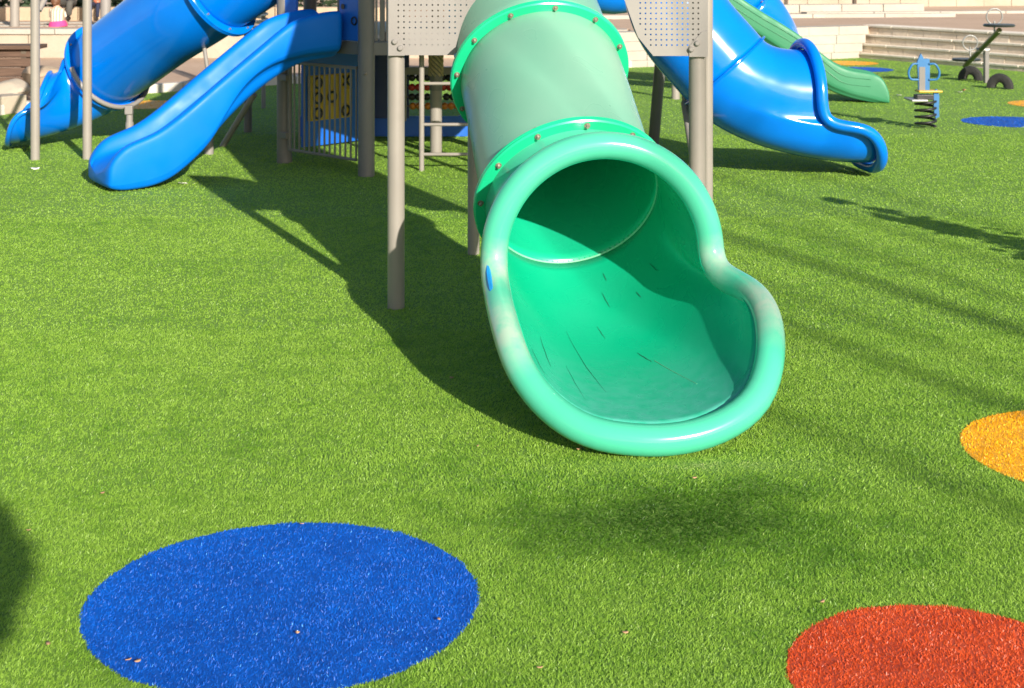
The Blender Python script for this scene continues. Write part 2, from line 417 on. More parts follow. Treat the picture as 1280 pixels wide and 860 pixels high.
pr_out = px2xz([(816, 69.5), (884, 69.5), (884, -420), (850, -470), (760, -480), (700, -420), (672, -330), (664, -230), (690, -130), (735, -80), (766, -30), (781, 2), (788, 22), (793, 36), (797, 46)], PY-.03)
st = .0275
pl = perforated(pl_out, holes_in(pl_out, (499-640)/FPX*PY, CAM_H-(55+50)/FPX*PY, st, 17, 12, .033), .0045, PY-.05, .012, 'perforated_plate', M['panel'], FR)
pr = perforated(pr_out, holes_in(pr_out, (799-640)/FPX*PY, CAM_H-(55.5+50)/FPX*PY, st*.93, 13, 12, .03), .0045, PY-.05, .012, 'perforated_plate', M['panel'], FR)
for par, pts, bl in ((pl, [(485.5, 69.5), (485.5, 37), (491, 37), (506, 58), (506, 69.5)], [(493.5, 52), (500.5, 60)]),
                     (pr, [(884.5, 71), (884.5, 38), (877, 40), (861.5, 58), (861.5, 71)], [(871.5, 54), (864, 61.5)])):
    q = px2xz(pts, PY-.06); bm = BM()
    a = [bm.verts.new((x, PY-.064, z)) for x, z in q]; b = [bm.verts.new((x, PY-.0575, z)) for x, z in q]
    for i in range(5): bm.faces.new((a[i], a[(i+1) % 5], b[(i+1) % 5], b[i]))
    bm.faces.new(a); bm.faces.new(b[::-1]); bmesh.ops.recalc_face_normals(bm, faces=bm.faces)
    obj('corner_bracket', bm, M['panel'], par, smooth=False)
    for x, y in bl:
        (X, Z), = px2xz([(x, y)], PY-.065); bm = BM(); tube(bm, [(X, PY-.063, Z), (X, PY-.075, Z), (X, PY-.079, Z)], [.014, .0135, .009], 18); obj('bolt_cap', bm, M['panel'], par)

# ------------------------------------------------------------------ play tower behind
PT = thing('play_tower', (-1.0, 12.0, 0), 'tall play tower with posts, deck, gate, ladder and game panels behind the green tube', 'playground tower')
DZ0, DZ1 = .952, 1.05
PA, PBp = V((-1.91, 12.09, 0)), V((-1.146, 11.33, 0))
for (x, y, r, h) in ((PA.x, PA.y, .064, 2.42), (PBp.x, PBp.y, .066, 2.42), (.42, 11.4, .064, 2.42), (.42, 13.5, .064, 2.42), (-1.95, 13.9, .064, 2.42)):
    bm = BM(); cyl(bm, (x, y, 0), (x, y, h), r, 28); o = obj('post', bm, M['post_dark'], PT)
bm = BM(); ball(bm, (PBp.x+.0, PBp.y-.066, .81), .012); obj('bolt', bm, M['bolt'], PT)
poly = [(PA.x, PA.y-.02), (PBp.x, PBp.y-.02), (.42, 11.33), (.42, 15.2), (-1.95, 15.2)]
bm = BM(); prism(bm, poly, DZ0, DZ1); obj('deck', bm, M['post_dark'], PT, smooth=False)
# cabin walls and roof, above the frame of the photograph
def wallseg(a, b, z0, z1, t=.03, mat='blue_panel', name='wall_panel'):
    a, b = V(a), V(b); d = b-a; c = (a+b)/2; bm = BM()
    box(bm, (c.x, c.y, (z0+z1)/2), (d.length, t, z1-z0), math.atan2(d.y, d.x), .006); return obj(name, bm, M[mat], PT, smooth=False)
for i in range(5):
    a, b = poly[i], poly[(i+1) % 5]
    wallseg((a[0], a[1], 0), (b[0], b[1], 0), 1.55, 2.4)
bm = BM(); cx, cy = -.8, 12.5
ap = bm.verts.new((cx, cy, 2.75)); rv = [bm.verts.new((cx+(x-cx)*1.05, cy+(y-cy)*1.05, 2.42)) for x, y in poly]
for i in range(5): bm.faces.new((rv[i], rv[(i+1) % 5], ap))
bm.faces.new(rv[::-1]); obj('roof', bm, M['blue_panel'], PT, smooth=False)
# blue panel round the wave slide's entry
e = (PBp-PA).normalized(); nrm = V((-e.y, e.x, 0)); nrm = nrm if nrm.y < 0 else -nrm
def on_edge(f, z, off=0): return PA+e*f+nrm*off+UP*z
EL = (PBp-PA).length
def edge_box(f0, f1, z0, z1, off, t, bev=.006):
    bm = BM(); c = on_edge((f0+f1)/2, (z0+z1)/2, off); box(bm, c, (f1-f0, t, z1-z0), math.atan2(e.y, e.x), bev); return bm
bm = edge_box(.78, EL-.06, DZ1+.01, 1.6, .02, .03); entry = obj('entry_panel', bm, M['blue_panel'], PT, smooth=False)
bm = edge_box(.02, .2, DZ1+.01, 1.6, .02, .03); obj('entry_panel', bm, M['blue_panel'], PT, smooth=False)
bm = BM(); c = on_edge(.84, 1.33, .045); cyl(bm, c, c+nrm*.004, .022, 18); obj('dark_hole', bm, M['black'], entry)
bm = BM(); c = on_edge(EL-.1, 1.22, .045); ring = [c+(e*math.cos(q)+UP*math.sin(q))*.03 for q in [2*PI*i/24 for i in range(24)]]; tube(bm, ring, .006, 8, closed=True); obj('rope_loop', bm, M['black'], entry)
for f in (.42, .5):
    bm = BM(); cyl(bm, on_edge(f, DZ1, -.25), on_edge(f, 1.7, -.25), .017); obj('rail_bar', bm, M['panel'], PT)
# railing right of the near post
for x, w, m in ((470.5, .012, 'panel'), (478, .028, 'post_dark'), (484, .012, 'panel')):
    p = W(x, 0, 11.36); bm = BM(); box(bm, (p.x, 11.36, 1.36), (w*1.4, .03, .6), 0, .004); obj('rail_bar', bm, M[m], PT, smooth=False)
bm = BM(); box(bm, (-.5, 11.42, 1.095), (1.1, .02, .075), 0, .004); obj('kick_board', bm, M['panel'], PT, smooth=False)
# barred gate under the deck, between the two near posts
gate = obj('gate', edge_box(.10, EL-.08, .835, .86, .03, .022), M['post_dark'], PT, smooth=False)
obj('bottom_rail', edge_box(.10, EL-.08, .11, .132, .03, .022), M['post_dark'], gate, smooth=False)
for i in range(14):
    f = .11+(EL-.2)*i/13; bm = BM(); cyl(bm, on_edge(f, .12, .03), on_edge(f, .85, .03), .0085 if i else .014, 10); obj('bar', bm, M['post_dark'], gate)
for z in (.24, .72):
    obj('hinge', edge_box(.03, .12, z-.025, z+.025, .05, .05), M['post_dark'], gate, smooth=False)
# second barred fence deeper under the deck
# noughts and crosses board
BA, BB = V((-1.85, 12.95, 0)), V((-1.50, 13.35, 0)); be = (BB-BA).normalized(); bn = V((be.y, -be.x, 0)); bl_ = (BB-BA).length
def bbox(f0, f1, z0, z1, off, t, bev=.004):
    bm = BM(); c = BA+be*(f0+f1)/2+bn*off+UP*(z0+z1)/2; box(bm, c, (f1-f0, t, z1-z0), math.atan2(be.y, be.x), bev); return bm
obj('game_backboard', bbox(-.05, bl_+.28, .02, .93, 0, .03), M['blue_panel'], PT, smooth=False)
tt = obj('tic_tac_toe_board', bbox(.0, bl_-.02, .25, .66, .03, .025), M['yellow'], PT, smooth=False)
cw = (bl_-.02)/3
grid = ['O X', 'OO ', 'O O']
for i in range(3):
    for j in range(3):
        c = BA+be*(cw*(j+.5))+UP*(.592-.137*i)+bn*.05
        bm = BM(); box(bm, c, (cw*.92, .012, .127), math.atan2(be.y, be.x), .004)
        tile = obj('tile', bm, M['yellow'], tt, smooth=False)
        g = grid[i][j]; c2 = c+bn*.011
        if g == 'O':
            bm = BM(); tube(bm, [c2+(be*math.cos(q)+UP*math.sin(q))*.045 for q in [2*PI*k/24 for k in range(24)]], .012, 8, closed=True); obj('nought', bm, M['black'], tt)
        elif g == 'X':
            bm = BM(); cyl(bm, c2-be*.04-UP*.045, c2+be*.04+UP*.045, .011, 8); cyl(bm, c2+be*.04-UP*.045+bn*.003, c2-be*.04+UP*.045+bn*.003, .011, 8); obj('cross', bm, M['black'], tt)
# blue low boards at the back of the tower, abacus above
bm = BM(); box(bm, (-1.1, 13.86, .10), (1.9, .03, .195), 0, .006); obj('low_board', bm, M['blue_panel'], PT, smooth=False)
bm = BM(); box(bm, ((490-640)/FPX*13.8, 13.8, .56), (.33, .03, .75), 0, .006); obj('tall_board', bm, M['shaded_blue_panel'], PT, smooth=False)
q = [(-.52, .2), (-.3, .2), (.30, .2), (.30, .42), (-.05, .36)]
bm = BM(); a = [bm.verts.new((x, 13.84, z)) for x, z in q]; b = [bm.verts.new((x, 13.87, z)) for x, z in q]
for i in range(5): bm.faces.new((a[i], a[(i+1) % 5], b[(i+1) % 5], b[i]))
bm.faces.new(a); bm.faces.new(b[::-1]); bmesh.ops.recalc_face_normals(bm, faces=bm.faces); obj('low_board', bm, M['blue_panel'], PT, smooth=False)
AZ = 13.5; X0, X1 = (508-640)/FPX*AZ, (588-640)/FPX*AZ
bm = BM(); box(bm, ((X0+X1)/2, AZ, .66), (X1-X0, .04, .07), 0, .006); aba = obj('abacus', bm, M['panel'], PT, smooth=False)
for x in (X0-.02, X1+.02):
    bm = BM(); box(bm, (x, AZ, .44), (.04, .045, .5), 0, .006); obj('side_bar', bm, M['panel'], aba, smooth=False)
for ri, (py, mt, offs) in enumerate(((97, 'black', (515, 524, 534, 543, 553, 561, 569)), (109, 'red', (515, 523, 534, 545, 554, 562, 570)), (121, 'black', (515, 523, 534, 546, 558, 566, 575)), (132.5, 'orange', (516, 524, 535, 546, 556, 564, 572)))):
    z = W(0, py, AZ).z; bm = BM(); cyl(bm, (X0, AZ, z), (X1, AZ, z), .006, 8); obj('rod', bm, M['post_dark'], aba)
    for x in offs:
        bm = BM(); ball(bm, ((x-640)/FPX*AZ, AZ, z), .035, 14, (1, 1, 1)); obj('bead', bm, M[mt], aba)
# ladder and rope-wound post
LX, LY = (527-640)/FPX*11.6, 11.6
lad = BM(); cyl(lad, (LX, LY, 0), (LX, LY, 1.02), .021, 16); lad = obj('ladder', lad, M['post'], PT)
bm = BM(); cyl(bm, (LX+.62, LY, 0), (LX+.62, LY, 1.02), .021, 16); obj('stile', bm, M['post'], lad)
for z in (.135, .375, .705):
    bm = BM(); cyl(bm, (LX, LY, z), (LX+.62, LY, z), .0135, 12); obj('rung', bm, M['post'], lad)
RX, RY = -.665, 12.6
bm = BM(); cyl(bm, (RX, RY, 0), (RX, RY, 1.5), .052, 24); rp = obj('rope_post', bm, M['post'], PT)
bm = BM(); cyl(bm, (RX, RY, .56), (RX, RY, 1.3), .0555, 24); obj('shadow_sleeve', bm, M['post_dark'], rp)  # lower end paints the shadow below the rope; dark between the strands above
for ph in range(8):
    pts = [(RX+.058*math.cos(-q+ph*PI/4), RY+.058*math.sin(-q+ph*PI/4), .69+.34*q/(2*PI)) for q in [2*PI*k/24 for k in range(44)]]
    bm = BM(); tube(bm, pts, .010, 7); obj('rope', bm, M['rope'], rp)

# ------------------------------------------------------------------ blue wave slide (left of the tower)
def sub(o, lv=2):
    m = o.modifiers.new('round', 'SUBSURF'); m.levels = lv; m.render_levels = lv; return o
def interp(tab, f):
    for (a, va), (b, vb) in zip(tab, tab[1:]):
        if f <= b:
            t = (f-a)/(b-a); t = t*t*(3-2*t) if len(tab) < 1 else t; return va+(vb-va)*max(0, t)
    return tab[-1][1]
def wave_slide(parent, start, d, fs, bed, rail, midl, bot, hw, mat, nose, inset=.05):
    """solid moulded slide body swept along f; tables give heights, nose(f) the width factor"""
    d = V(d).normalized(); r = d.cross(UP).normalized(); bm = BM(); rows = []
    for f in fs:
        B, R_, Mi, Bo = (interp(t, f) for t in (bed, rail, midl, bot)); k = nose(f)
        half = [(hw-inset, Bo), (hw-inset, max(Bo+.004, Mi-.05)), (hw-inset*.5, max(Bo+.006, Mi-.012)), (hw, max(Bo+.008, Mi)), (hw, R_-.05), (hw-.012, R_-.012), (hw-.045, R_), (hw-.10, R_-.004), (hw-.125, R_-.05), (hw-.145, B+.02), (hw-.19, B)]
        prof = [(-a, b) for a, b in half]+[(0, B-.005)]+[(a, b) for a, b in half[::-1]]
        rows.append([bm.verts.new(V(start)+d*f+r*a*k+UP*b) for a, b in prof])
    n = len(rows[0])
    for i in range(len(rows)-1):
        for j in range(n): bm.faces.new((rows[i][j], rows[i+1][j], rows[i+1][(j+1) % n], rows[i][(j+1) % n]))
    bm.faces.new(rows[0]); bm.faces.new(rows[-1][::-1]); bmesh.ops.recalc_face_normals(bm, faces=bm.faces)
    return sub(obj('slide_bed', bm, mat, parent))
bs = PA.lerp(PBp, .5)+V((.05, -.02, 0))
WS = thing('wave_slide', (bs.x-1.3, bs.y-.95, 0), 'open blue slide running down from the tower to the left', 'slide')
bd = V((-.86, -.51, 0)); SC = 1.13
fs = [0, .06, .15, .28, .4, .52, .65, .8, .95, 1.1, 1.22, 1.34, 1.46, 1.56, 1.63, 1.67]
wave_slide(WS, bs, bd, [f*SC for f in fs],
    [(f*SC, z) for f, z in [(0, 1.08), (.2, 1.07), (.4, .98), (.9, .60), (1.15, .38), (1.32, .27), (1.5, .23), (1.6, .20), (1.67, .12)]],
    [(f*SC, z) for f, z in [(0, 1.30), (.2, 1.29), (.4, 1.22), (.9, .79), (1.15, .56), (1.32, .425), (1.5, .36), (1.6, .31), (1.67, .15)]],
    [(f*SC, z) for f, z in [(0, .99), (.28, .97), (.5, .92), (.7, .80), (.85, .60), (.95, .34), (1.1, .06), (1.67, .0)]],
    [(f*SC, z) for f, z in [(0, .93), (.3, .88), (.6, .66), (.9, .36), (1.1, .18), (1.25, .05), (1.4, .0), (1.6, .0), (1.67, .04)]], .325, M['blue_wave'],
    lambda f: 1 if f < 1.5*SC else (1-.06*((f-1.5*SC)/.2)**2), inset=.13)
bm = BM(); a = W(268, 160, 11.15); cyl(bm, G(278, 183), (a.x, G(278, 183).y-.25, .5), .028, 16); obj('support_leg', bm, M['post'], WS)

# ------------------------------------------------------------------ blue tube slide far left
def gv(px, py, Y): return W(px, py, Y)
BL = thing('tube_slide', (-4.3, 13.2, 0), 'blue tube slide twisting down to the left behind the two tall poles', 'slide')
ax_pts = [gv(470, -150, 12.3), gv(390, -95, 12.3), gv(310, -38, 12.4), gv(250, 2, 12.6), gv(203, 32, 12.9), gv(165, 60, 13.15), gv(133, 84, 13.35)]
pp = catmull(ax_pts, 12)
TL = .385; CUT = 31
pipe_section('tube_section', pp[:CUT+1], TL, [M['blue'], M['blue_in']], BL, 56)
pipe_section('tube_section', pp[CUT:], TL, [M['blue'], M['blue_in']], BL, 56)
flange(BL, pp[CUT], pp[CUT+1]-pp[CUT-1], TL-.012, .45, M['blue'], 10, .05, brad=.006)
f2c = pp[-1]; f2a = (pp[-1]-pp[-3]).normalized(); flange(BL, f2c, f2a, TL-.012, .437, M['blue'], 10, .04, brad=.006)
od = V((-.975, -.22, 0)).normalized()
OL = V((-4.27, 13.02, 0))
side = [(.42, .03, .385), (.43, .07, .38), (.445, .13, .355), (.44, .19, .27), (.37, .225, .16), (.22, .25, .08), (0, .255, .05)]
bm, rim, loc_, rr, dd = scoop_geo(f2c, f2a, TL, OL, od, .39, .415, side, k0=1.0, k1=.9, tilt=.2, soft=2, arch_Rz=.28)
solid(obj('exit_scoop', bm, [M['blue'], M['blue_in']], BL), .014, 1)
bm, o_ = rim_roll(rim, OL, rr, dd, (0, .1, .40), .022, .010); obj('rim', bm, M['blue'], BL)
# grey collar and prop
bm = BM(); cc = f2c-f2a*.05; a, b = frame_of(f2a); b = b if b.z > 0 else -b
tube(bm, [cc+(a*math.cos(q)+b*math.sin(q))*.43 for q in [PI+PI*i/24 for i in range(25)]], .022, 12); obj('collar', bm, M['panel'], BL)
p = cc-b*.43; p = p+V((.06, -.05, .01))
bm = BM(); cyl(bm, (p.x, p.y, 0), (p.x, p.y, p.z*.6), .037, 20); cyl(bm, (p.x, p.y, p.z*.6), (p.x, p.y, p.z), .03, 20); obj('support_post', bm, M['panel'], BL)
bm = BM(); box(bm, (p.x, p.y-.02, p.z-.03), (.07, .05, .08), 0, .008); obj('clamp', bm, M['panel'], BL, smooth=False)
p = W(257, 50, 12.6)
bm = BM(); cyl(bm, (p.x+.03, p.y, 0), (p.x+.02, p.y, .72), .04, 20); cyl(bm, (p.x+.02, p.y, .72), (p.x-.03, p.y, 1.06), .018, 16); obj('support_post', bm, M['panel'], BL)

# ------------------------------------------------------------------ blue tube slide on the right
BR = thing('tube_slide', (2.4, 11.6, 0), 'blue tube slide with a flared S-shaped lip on the right of the perforated frame', 'slide')
rp_ = [gv(838, -190, 11.8), gv(832, -110, 11.65), gv(836, -40, 11.5), gv(852, 22, 11.42), gv(906, 88, 11.36)]
pp = catmull(rp_, 12)
pipe_section('tube_section', pp, TL, [M['blue'], M['blue_in']], BR, 64)
fc = pp[-1]; fa = (pp[-1]-pp[-4]).normalized()
fa = V((fa.x, fa.y, fa.z)).normalized()
flange(BR, fc, fa, TL-.012, .415, M['blue'], 0, .014)
OR_ = V((2.33, 11.42, 0)); rd = V((1, .13, 0)).normalized()
side = [(.385, .01, .53), (.39, .03, .48), (.41, .09, .45), (.43, .22, .43), (.44, .32, .40), (.43, .39, .33), (.395, .435, .24), (.30, .46, .15), (.16, .465, .105), (0, .465, .10)]
bm, rim, loc_, rr, dd = scoop_geo(fc, fa, TL, OR_, rd, .605, .385, side, soft=1)
solid(obj('exit_scoop', bm, [M['blue'], M['blue_in']], BR), .014, 1)
bm, o_ = rim_roll(rim, OR_, rr, dd, (0, .15, .5), .044, .05); obj('rim', bm, M['blue'], BR)
for (x0, y0, x1, y1, Y, r, nm) in ((858, 90, 870, 235, 11.3, .024, 'support_post'),):
    a = W(x0, y0, 11.5); b = G(872, 226); bm = BM(); cyl(bm, (b.x, b.y, 0), (a.x, a.y+.1, .55), .033, 18); cyl(bm, (a.x, a.y+.1, .55), (a.x-.01, a.y+.12, .86), .024, 18); obj(nm, bm, M['panel'], BR)
a = W(829, 85, 12.6); b = W(819, 172, 12.9); bm = BM(); cyl(bm, (b.x-.02, b.y, 0), (a.x, a.y, 1.1), .05, 20); obj('support_post', bm, M['post_dark'], BR)

# far blue tube
BF = thing('tube_slide', (3.3, 19.0, 0), 'farther blue tube slide, half hidden behind the green wave slide', 'slide')
pp = catmull([gv(670, -70, 17.2), gv(758, -22, 17.6), gv(835, -40, 18.1), gv(900, -26, 18.4), gv(941, 16, 18.6), gv(964, 55, 19.0), gv(968, 92, 19.6)], 10)
pipe_section('tube_section', pp[:38], TL, [M['blue'], M['blue_in']], BF, 48)
pipe_section('tube_section', pp[37:], TL, [M['blue'], M['blue_in']], BF, 48)
flange(BF, pp[37], (pp[38]-pp[36]), TL-.012, .43, M['blue'], 8, .04)
b = pp[-1]; bm = BM(); lathe(bm, b, pp[-1]-pp[-3], [(TL-.01, -.02), (TL+.04, -.02), (TL+.04, .02), (TL-.01, .02)]); obj('rim', bm, M['blue'], BF)
bm = BM(); cyl(bm, (b.x, b.y, 0), (b.x, b.y, b.z-.3), .04); obj('support_post', bm, M['post'], BF)
TB = gv(770, -28, 13.6)
bm = BM(); 

# green wave slide
bm.free()
GW = thing('wave_slide', (4.3, 17.3, 0), 'green open slide with moulded grooves running down to the right on the turf', 'slide')
gs = V((1.95, 17.6, 0)); gd2 = V((1, -.12, 0)).normalized()
fs = [0, .2, .4, .7, 1.0, 1.25, 1.5, 1.7, 1.85, 2.0, 2.15, 2.3, 2.42, 2.5, 2.55, 2.58]
wave_slide(GW, gs, gd2, fs,
    [(0, 1.62), (.4, 1.40), (1.0, 1.00), (1.5, .70), (1.85, .36), (2.1, .22), (2.4, .19), (2.52, .13), (2.58, .05)],
    [(0, 1.80), (.4, 1.55), (1.0, 1.13), (1.5, .83), (1.85, .53), (2.05, .40), (2.4, .36), (2.52, .28), (2.58, .08)],
    [(0, 1.42), (.4, 1.28), (1.0, .85), (1.5, .52), (1.85, .22), (2.1, .12), (2.4, .05), (2.58, .0)],
    [(0, 1.36), (.4, 1.2), (1.0, .80), (1.5, .45), (1.85, .14), (2.1, .05), (2.4, .0), (2.58, .0)], .26, M['green_wave'],
    lambda f: 1)
bm = BM(); cyl(bm, gs+V((.05, 0, 0)), gs+V((.05, 0, 1.4)), .05); obj('support_post', bm, M['post'], GW)
r_ = gd2.cross(UP).normalized(); r_ = r_ if r_.y < 0 else -r_
for dz in (.045, .13):
    tab = [(.3, 1.60), (1.0, 1.13), (1.5, .83), (1.85, .53), (2.05, .40), (2.35, .36)]
    bm = BM(); tube(bm, catmull([gs+gd2*f+r_*.262+UP*(z-dz-.03) for f, z in tab], 6), .005, 8); obj('groove_line', bm, M['green_wave'], GW)

# ------------------------------------------------------------------ two tall poles at the left
CF = thing('pole_frame', (-4.0, 12.24, 0), 'two tall slim pale poles of a climbing frame in front of the blue tube slide', 'frame')
g1, g2 = G(44, 200), G(109, 199)
for g in (g1, g2):
    bm = BM(); cyl(bm, g, g+UP*2.6, .0385, 24); obj('pole', bm, M['post'], CF)
bm = BM(); cyl(bm, g1+UP*2.5, g2+UP*2.5, .035, 20); obj('top_bar', bm, M['post'], CF)
bm = BM(); cyl(bm, g1+UP*1.27+V((.02, 0.03, 0)), g1+V((.35, .8, 2.4)), .026, 16); obj('brace', bm, M['post'], CF)
DPp = G(310, 165)
o = BM(); cyl(o, DPp, DPp+UP*2.6, .04, 20); o = obj('pole', o, M['post_dark'], None, loc=DPp); tag(o, 'dark grey pole between the blue tube slide and the blue open slide', 'pole')

# rope climber behind
RC = thing('rope_climber', W(325, 30, 16.5)*V((1, 1, 0)) if False else (W(325, 30, 16.5).x, 16.5, 0), 'pale climbing post wound with white rope behind the dark pole', 'climber')
c = ORIG[RC.name]
bm = BM(); cyl(bm, (c.x+.04, c.y, 0), (c.x+.04, c.y, 2.2), .025, 16); obj('post', bm, M['panel'], RC)
bm = BM(); tube(bm, [(c.x+.085*math.cos(q), c.y+.085*math.sin(q), .9+.06*q/(2*PI)) for q in [2*PI*k/16 for k in range(16*20)]], .012, 8); obj('rope', bm, M['litter_w'], RC)

# ------------------------------------------------------------------ spring rider, seesaw, tyres
g = G(1157, 160)
SR = thing('spring_rider', g, 'blue and grey spring rider with a yellow seat on a dark coil spring', 'spring rider')
bm = BM(); tube(bm, [(g.x+.1*math.cos(q), g.y+.1*math.sin(q), .015+.066*q/(2*PI)) for q in [2*PI*k/20 for k in range(82)]], .0135, 10); obj('spring', bm, M['spring'], SR)
def rb(cx, cz, sx, sz, sy=.02, dy=0, rz=0, bev=.005):
    bm = BM(); box(bm, (g.x+cx, g.y+dy, cz), (sx, sy, sz), rz, bev); return bm
obj('seat_mount', rb(-.02, .315, .17, .05, .14), M['spring'], SR, smooth=False)
obj('seat', rb(.03, .375, .24, .02, .17, bev=.008), M['yellow'], SR, smooth=False)
obj('footrest', rb(-.1, .29, .16, .018, .32), M['galv'], SR, smooth=False)
def board(px, off, t, mat, name):
    bm = BM(); a = [bm.verts.new((g.x+x, g.y+off, z)) for x, z in px]; b = [bm.verts.new((g.x+x, g.y+off+t, z)) for x, z in px]; n = len(px)
    for i in range(n): bm.faces.new((a[i], a[(i+1) % n], b[(i+1) % n], b[i]))
    bm.faces.new(a); bm.faces.new(b[::-1]); bmesh.ops.recalc_face_normals(bm, faces=bm.faces); return obj(name, bm, M[mat], SR, smooth=False)
board([(-.075, .37), (.035, .37), (.04, .62), (.035, .70), (-.02, .70), (-.05, .755), (-.075, .70), (-.09, .66), (-.08, .55)], -.015, .03, 'rider_blue', 'front_board')
board([(-.07, .38), (-.01, .38), (-.01, .62), (-.07, .62)], -.022, .006, 'post_dark', 'grey_face')
board([(.07, .38), (.10, .40), (.125, .33), (.12, .2), (.125, .12), (.09, .10), (.075, .16), (.07, .25)], -.05, .03, 'rider_blue', 'tail_board')
for s, xs in ((-1, -.08), (1, .03)):
    bm = BM(); tube(bm, catmull([(g.x+xs, g.y-.02, .49), (g.x+xs+s*.08, g.y-.03, .50), (g.x+xs+s*.1, g.y-.03, .57), (g.x+xs+s*.06, g.y-.03, .645), (g.x+xs, g.y-.02, .65)], 6), .011, 10); obj('handle', bm, M['rider_blue'], SR)

SS = thing('seesaw', (6.5, 19.9, 0), 'seesaw with olive beam and dark round seats tipped towards the near side', 'seesaw')
pa, pb = V((6.56, 20.85, .17)), V((6.38, 18.85, .78)); pd = (pb-pa).normalized()
bm = BM(); tube(bm, [pa, pb], .036, 12); obj('beam', bm, M['olive'], SS)
bm = BM(); pv = W(1229, 66, 19.85); box(bm, (pv.x+.05, 19.88, .23), (.06, .09, .46), 0, .01); obj('post', bm, M['post_dark'], SS, smooth=False)
bm = BM(); cyl(bm, (pv.x-.09, 19.87, .46), (pv.x+.09, 19.87, .46), .03, 16); obj('pivot', bm, M['galv'], SS)
for q, s in ((pa+pd*.08, 1), (pb-pd*.02, -1)):
    bm = BM(); lathe(bm, q+UP*.07, UP, [(.001, -.018), (.19, -.018), (.205, 0), (.19, .018), (.001, .018)], 32); obj('seat', bm, M['plate_dark'], SS)
    h = q+pd*s*.26+UP*.05; bm = BM(); cyl(bm, h, h+UP*.14, .012, 10)
    tube(bm, [h+UP*.2+(V((1, 0, 0))*math.cos(t)+UP*math.sin(t))*.105 for t in [2*PI*i/28 for i in range(28)]], .010, 8, closed=True); obj('handle', bm, M['galv'], SS)
def tyre(px, py, rz, label):
    g = G(px, py); bm = BM(); R, r = .19, .085
    pts = [V((R*math.cos(t), 0, R*math.sin(t)+.0)) for t in [PI*i/20 for i in range(21)]]
    rings = []
    prof = [(-.045, -.1), (-.07, -.07), (-.085, 0), (-.07, .08), (0, .1), (.0, .1), (.07, .08), (.085, 0), (.07, -.07), (.045, -.1), (.045, -.06), (.06, 0), (.05, .06), (0, .075), (-.05, .06), (-.06, 0), (-.045, -.06)]
    for i in range(25):
        t = PI*(i/24*1.1-.05); d = V((math.cos(t), 0, math.sin(t))); rings.append([bm.verts.new(d*(R+b)+V((0, a*1.25, 0))) for a, b in prof])
    for A, B in zip(rings, rings[1:]):
        for j in range(len(prof)): bm.faces.new((A[j], A[(j+1) % len(prof)], B[(j+1) % len(prof)], B[j]))
    bmesh.ops.recalc_face_normals(bm, faces=bm.faces)
    bm.transform(Matrix.Translation(g+UP*.03) @ Matrix.Rotation(rz, 4, 'Z') @ Matrix.Scale(.6, 4))
    tag(obj('half_buried_tyre', bm, M['rubber'], None, loc=g), label, 'tyre', 'half buried tyres at the seesaw')
tyre(1213, 100.5, math.radians(-35), 'half buried black tyre under the low far end of the seesaw')
tyre(1250, 111, math.radians(-35), 'half buried black tyre standing alone right of the seesaw post')

# ------------------------------------------------------------------ coloured turf discs and the turf itself
discs = [  # x, y, r, colour, label
    (None, (354, 750), 'turf_blue', 'big blue turf disc in the left foreground'),
    (None, (1195, 851), 'turf_red', 'orange red turf disc at the lower right corner'),
    (None, (1377, 566), 'turf_yellow', 'yellow turf disc cut by the right edge beside the green slide'),
    (None, (1264, 152.5), 'turf_blue', 'blue turf disc in front of the seesaw at the right edge'),
    (None, (1316, 130.5), 'turf_yellow', 'yellow turf disc at the right edge just before the seesaw tyres'),
    (None, (1059, 79), 'turf_yellow', 'yellow turf disc near the foot of the stone wall, behind the green wave slide'),
    (None, (1075, 87), 'turf_blue', 'thin far blue turf disc just behind the foot of the green wave slide'),
    (None, (183, 131), 'turf_yellow', 'yellow turf disc seen between the two blue slides on the left'),
]
DISC = []
for _, (px, py), mat, lab in discs:
    c = G(px, py); DISC.append((c.x, c.y, .505, mat, lab))
for i_, r_ in ((0, .517), (1, .392), (2, .467)): DISC[i_] = (DISC[i_][0], DISC[i_][1], r_, *DISC[i_][3:])
SHADED_WEAR = [(G(800, 655).x, G(800, 655).y)]  # centre of the patch tinted for tree shade and trodden pile
def fbm(x, y, seed, f):
    r = np.random.default_rng(seed); out = np.zeros_like(x)
    for k in range(7):
        a = r.uniform(0, 2*PI); p = r.uniform(0, 2*PI); ff = f*r.uniform(.5, 2.2)
        out += np.sin((x*np.cos(a)+y*np.sin(a))*ff+p+1.3*np.sin((x*np.sin(a)-y*np.cos(a))*ff*.7+p*2))
    return out/7
def blades(x, y, h, w, lean_xy, lean_amt, tint):
    """arrays -> (verts, tint): each fibre is one tapered quad"""
    n = len(x); ang = RNG.uniform(0, 2*PI, n); ca, sa = np.cos(ang), np.sin(ang)
    tilt = np.clip(RNG.normal(lean_amt, .22, n), .05, 1.25)
    lx, ly = lean_xy; la = np.arctan2(ly, lx)+RNG.normal(0, 1.0, n)
    tx, ty = x+np.cos(la)*np.sin(tilt)*h, y+np.sin(la)*np.sin(tilt)*h; tz = h*np.cos(tilt)
    v = np.empty((n, 4, 3), np.float32); z0 = np.full(n, .002)
    v[:, 0] = np.stack([x-ca*w/2, y-sa*w/2, z0], 1); v[:, 1] = np.stack([x+ca*w/2, y+sa*w/2, z0], 1)
    v[:, 2] = np.stack([tx+ca*w*.22, ty+sa*w*.22, tz], 1); v[:, 3] = np.stack([tx-ca*w*.22, ty-sa*w*.22, tz], 1)
    return v.reshape(-1, 3), np.repeat(tint.astype(np.float32), 4)
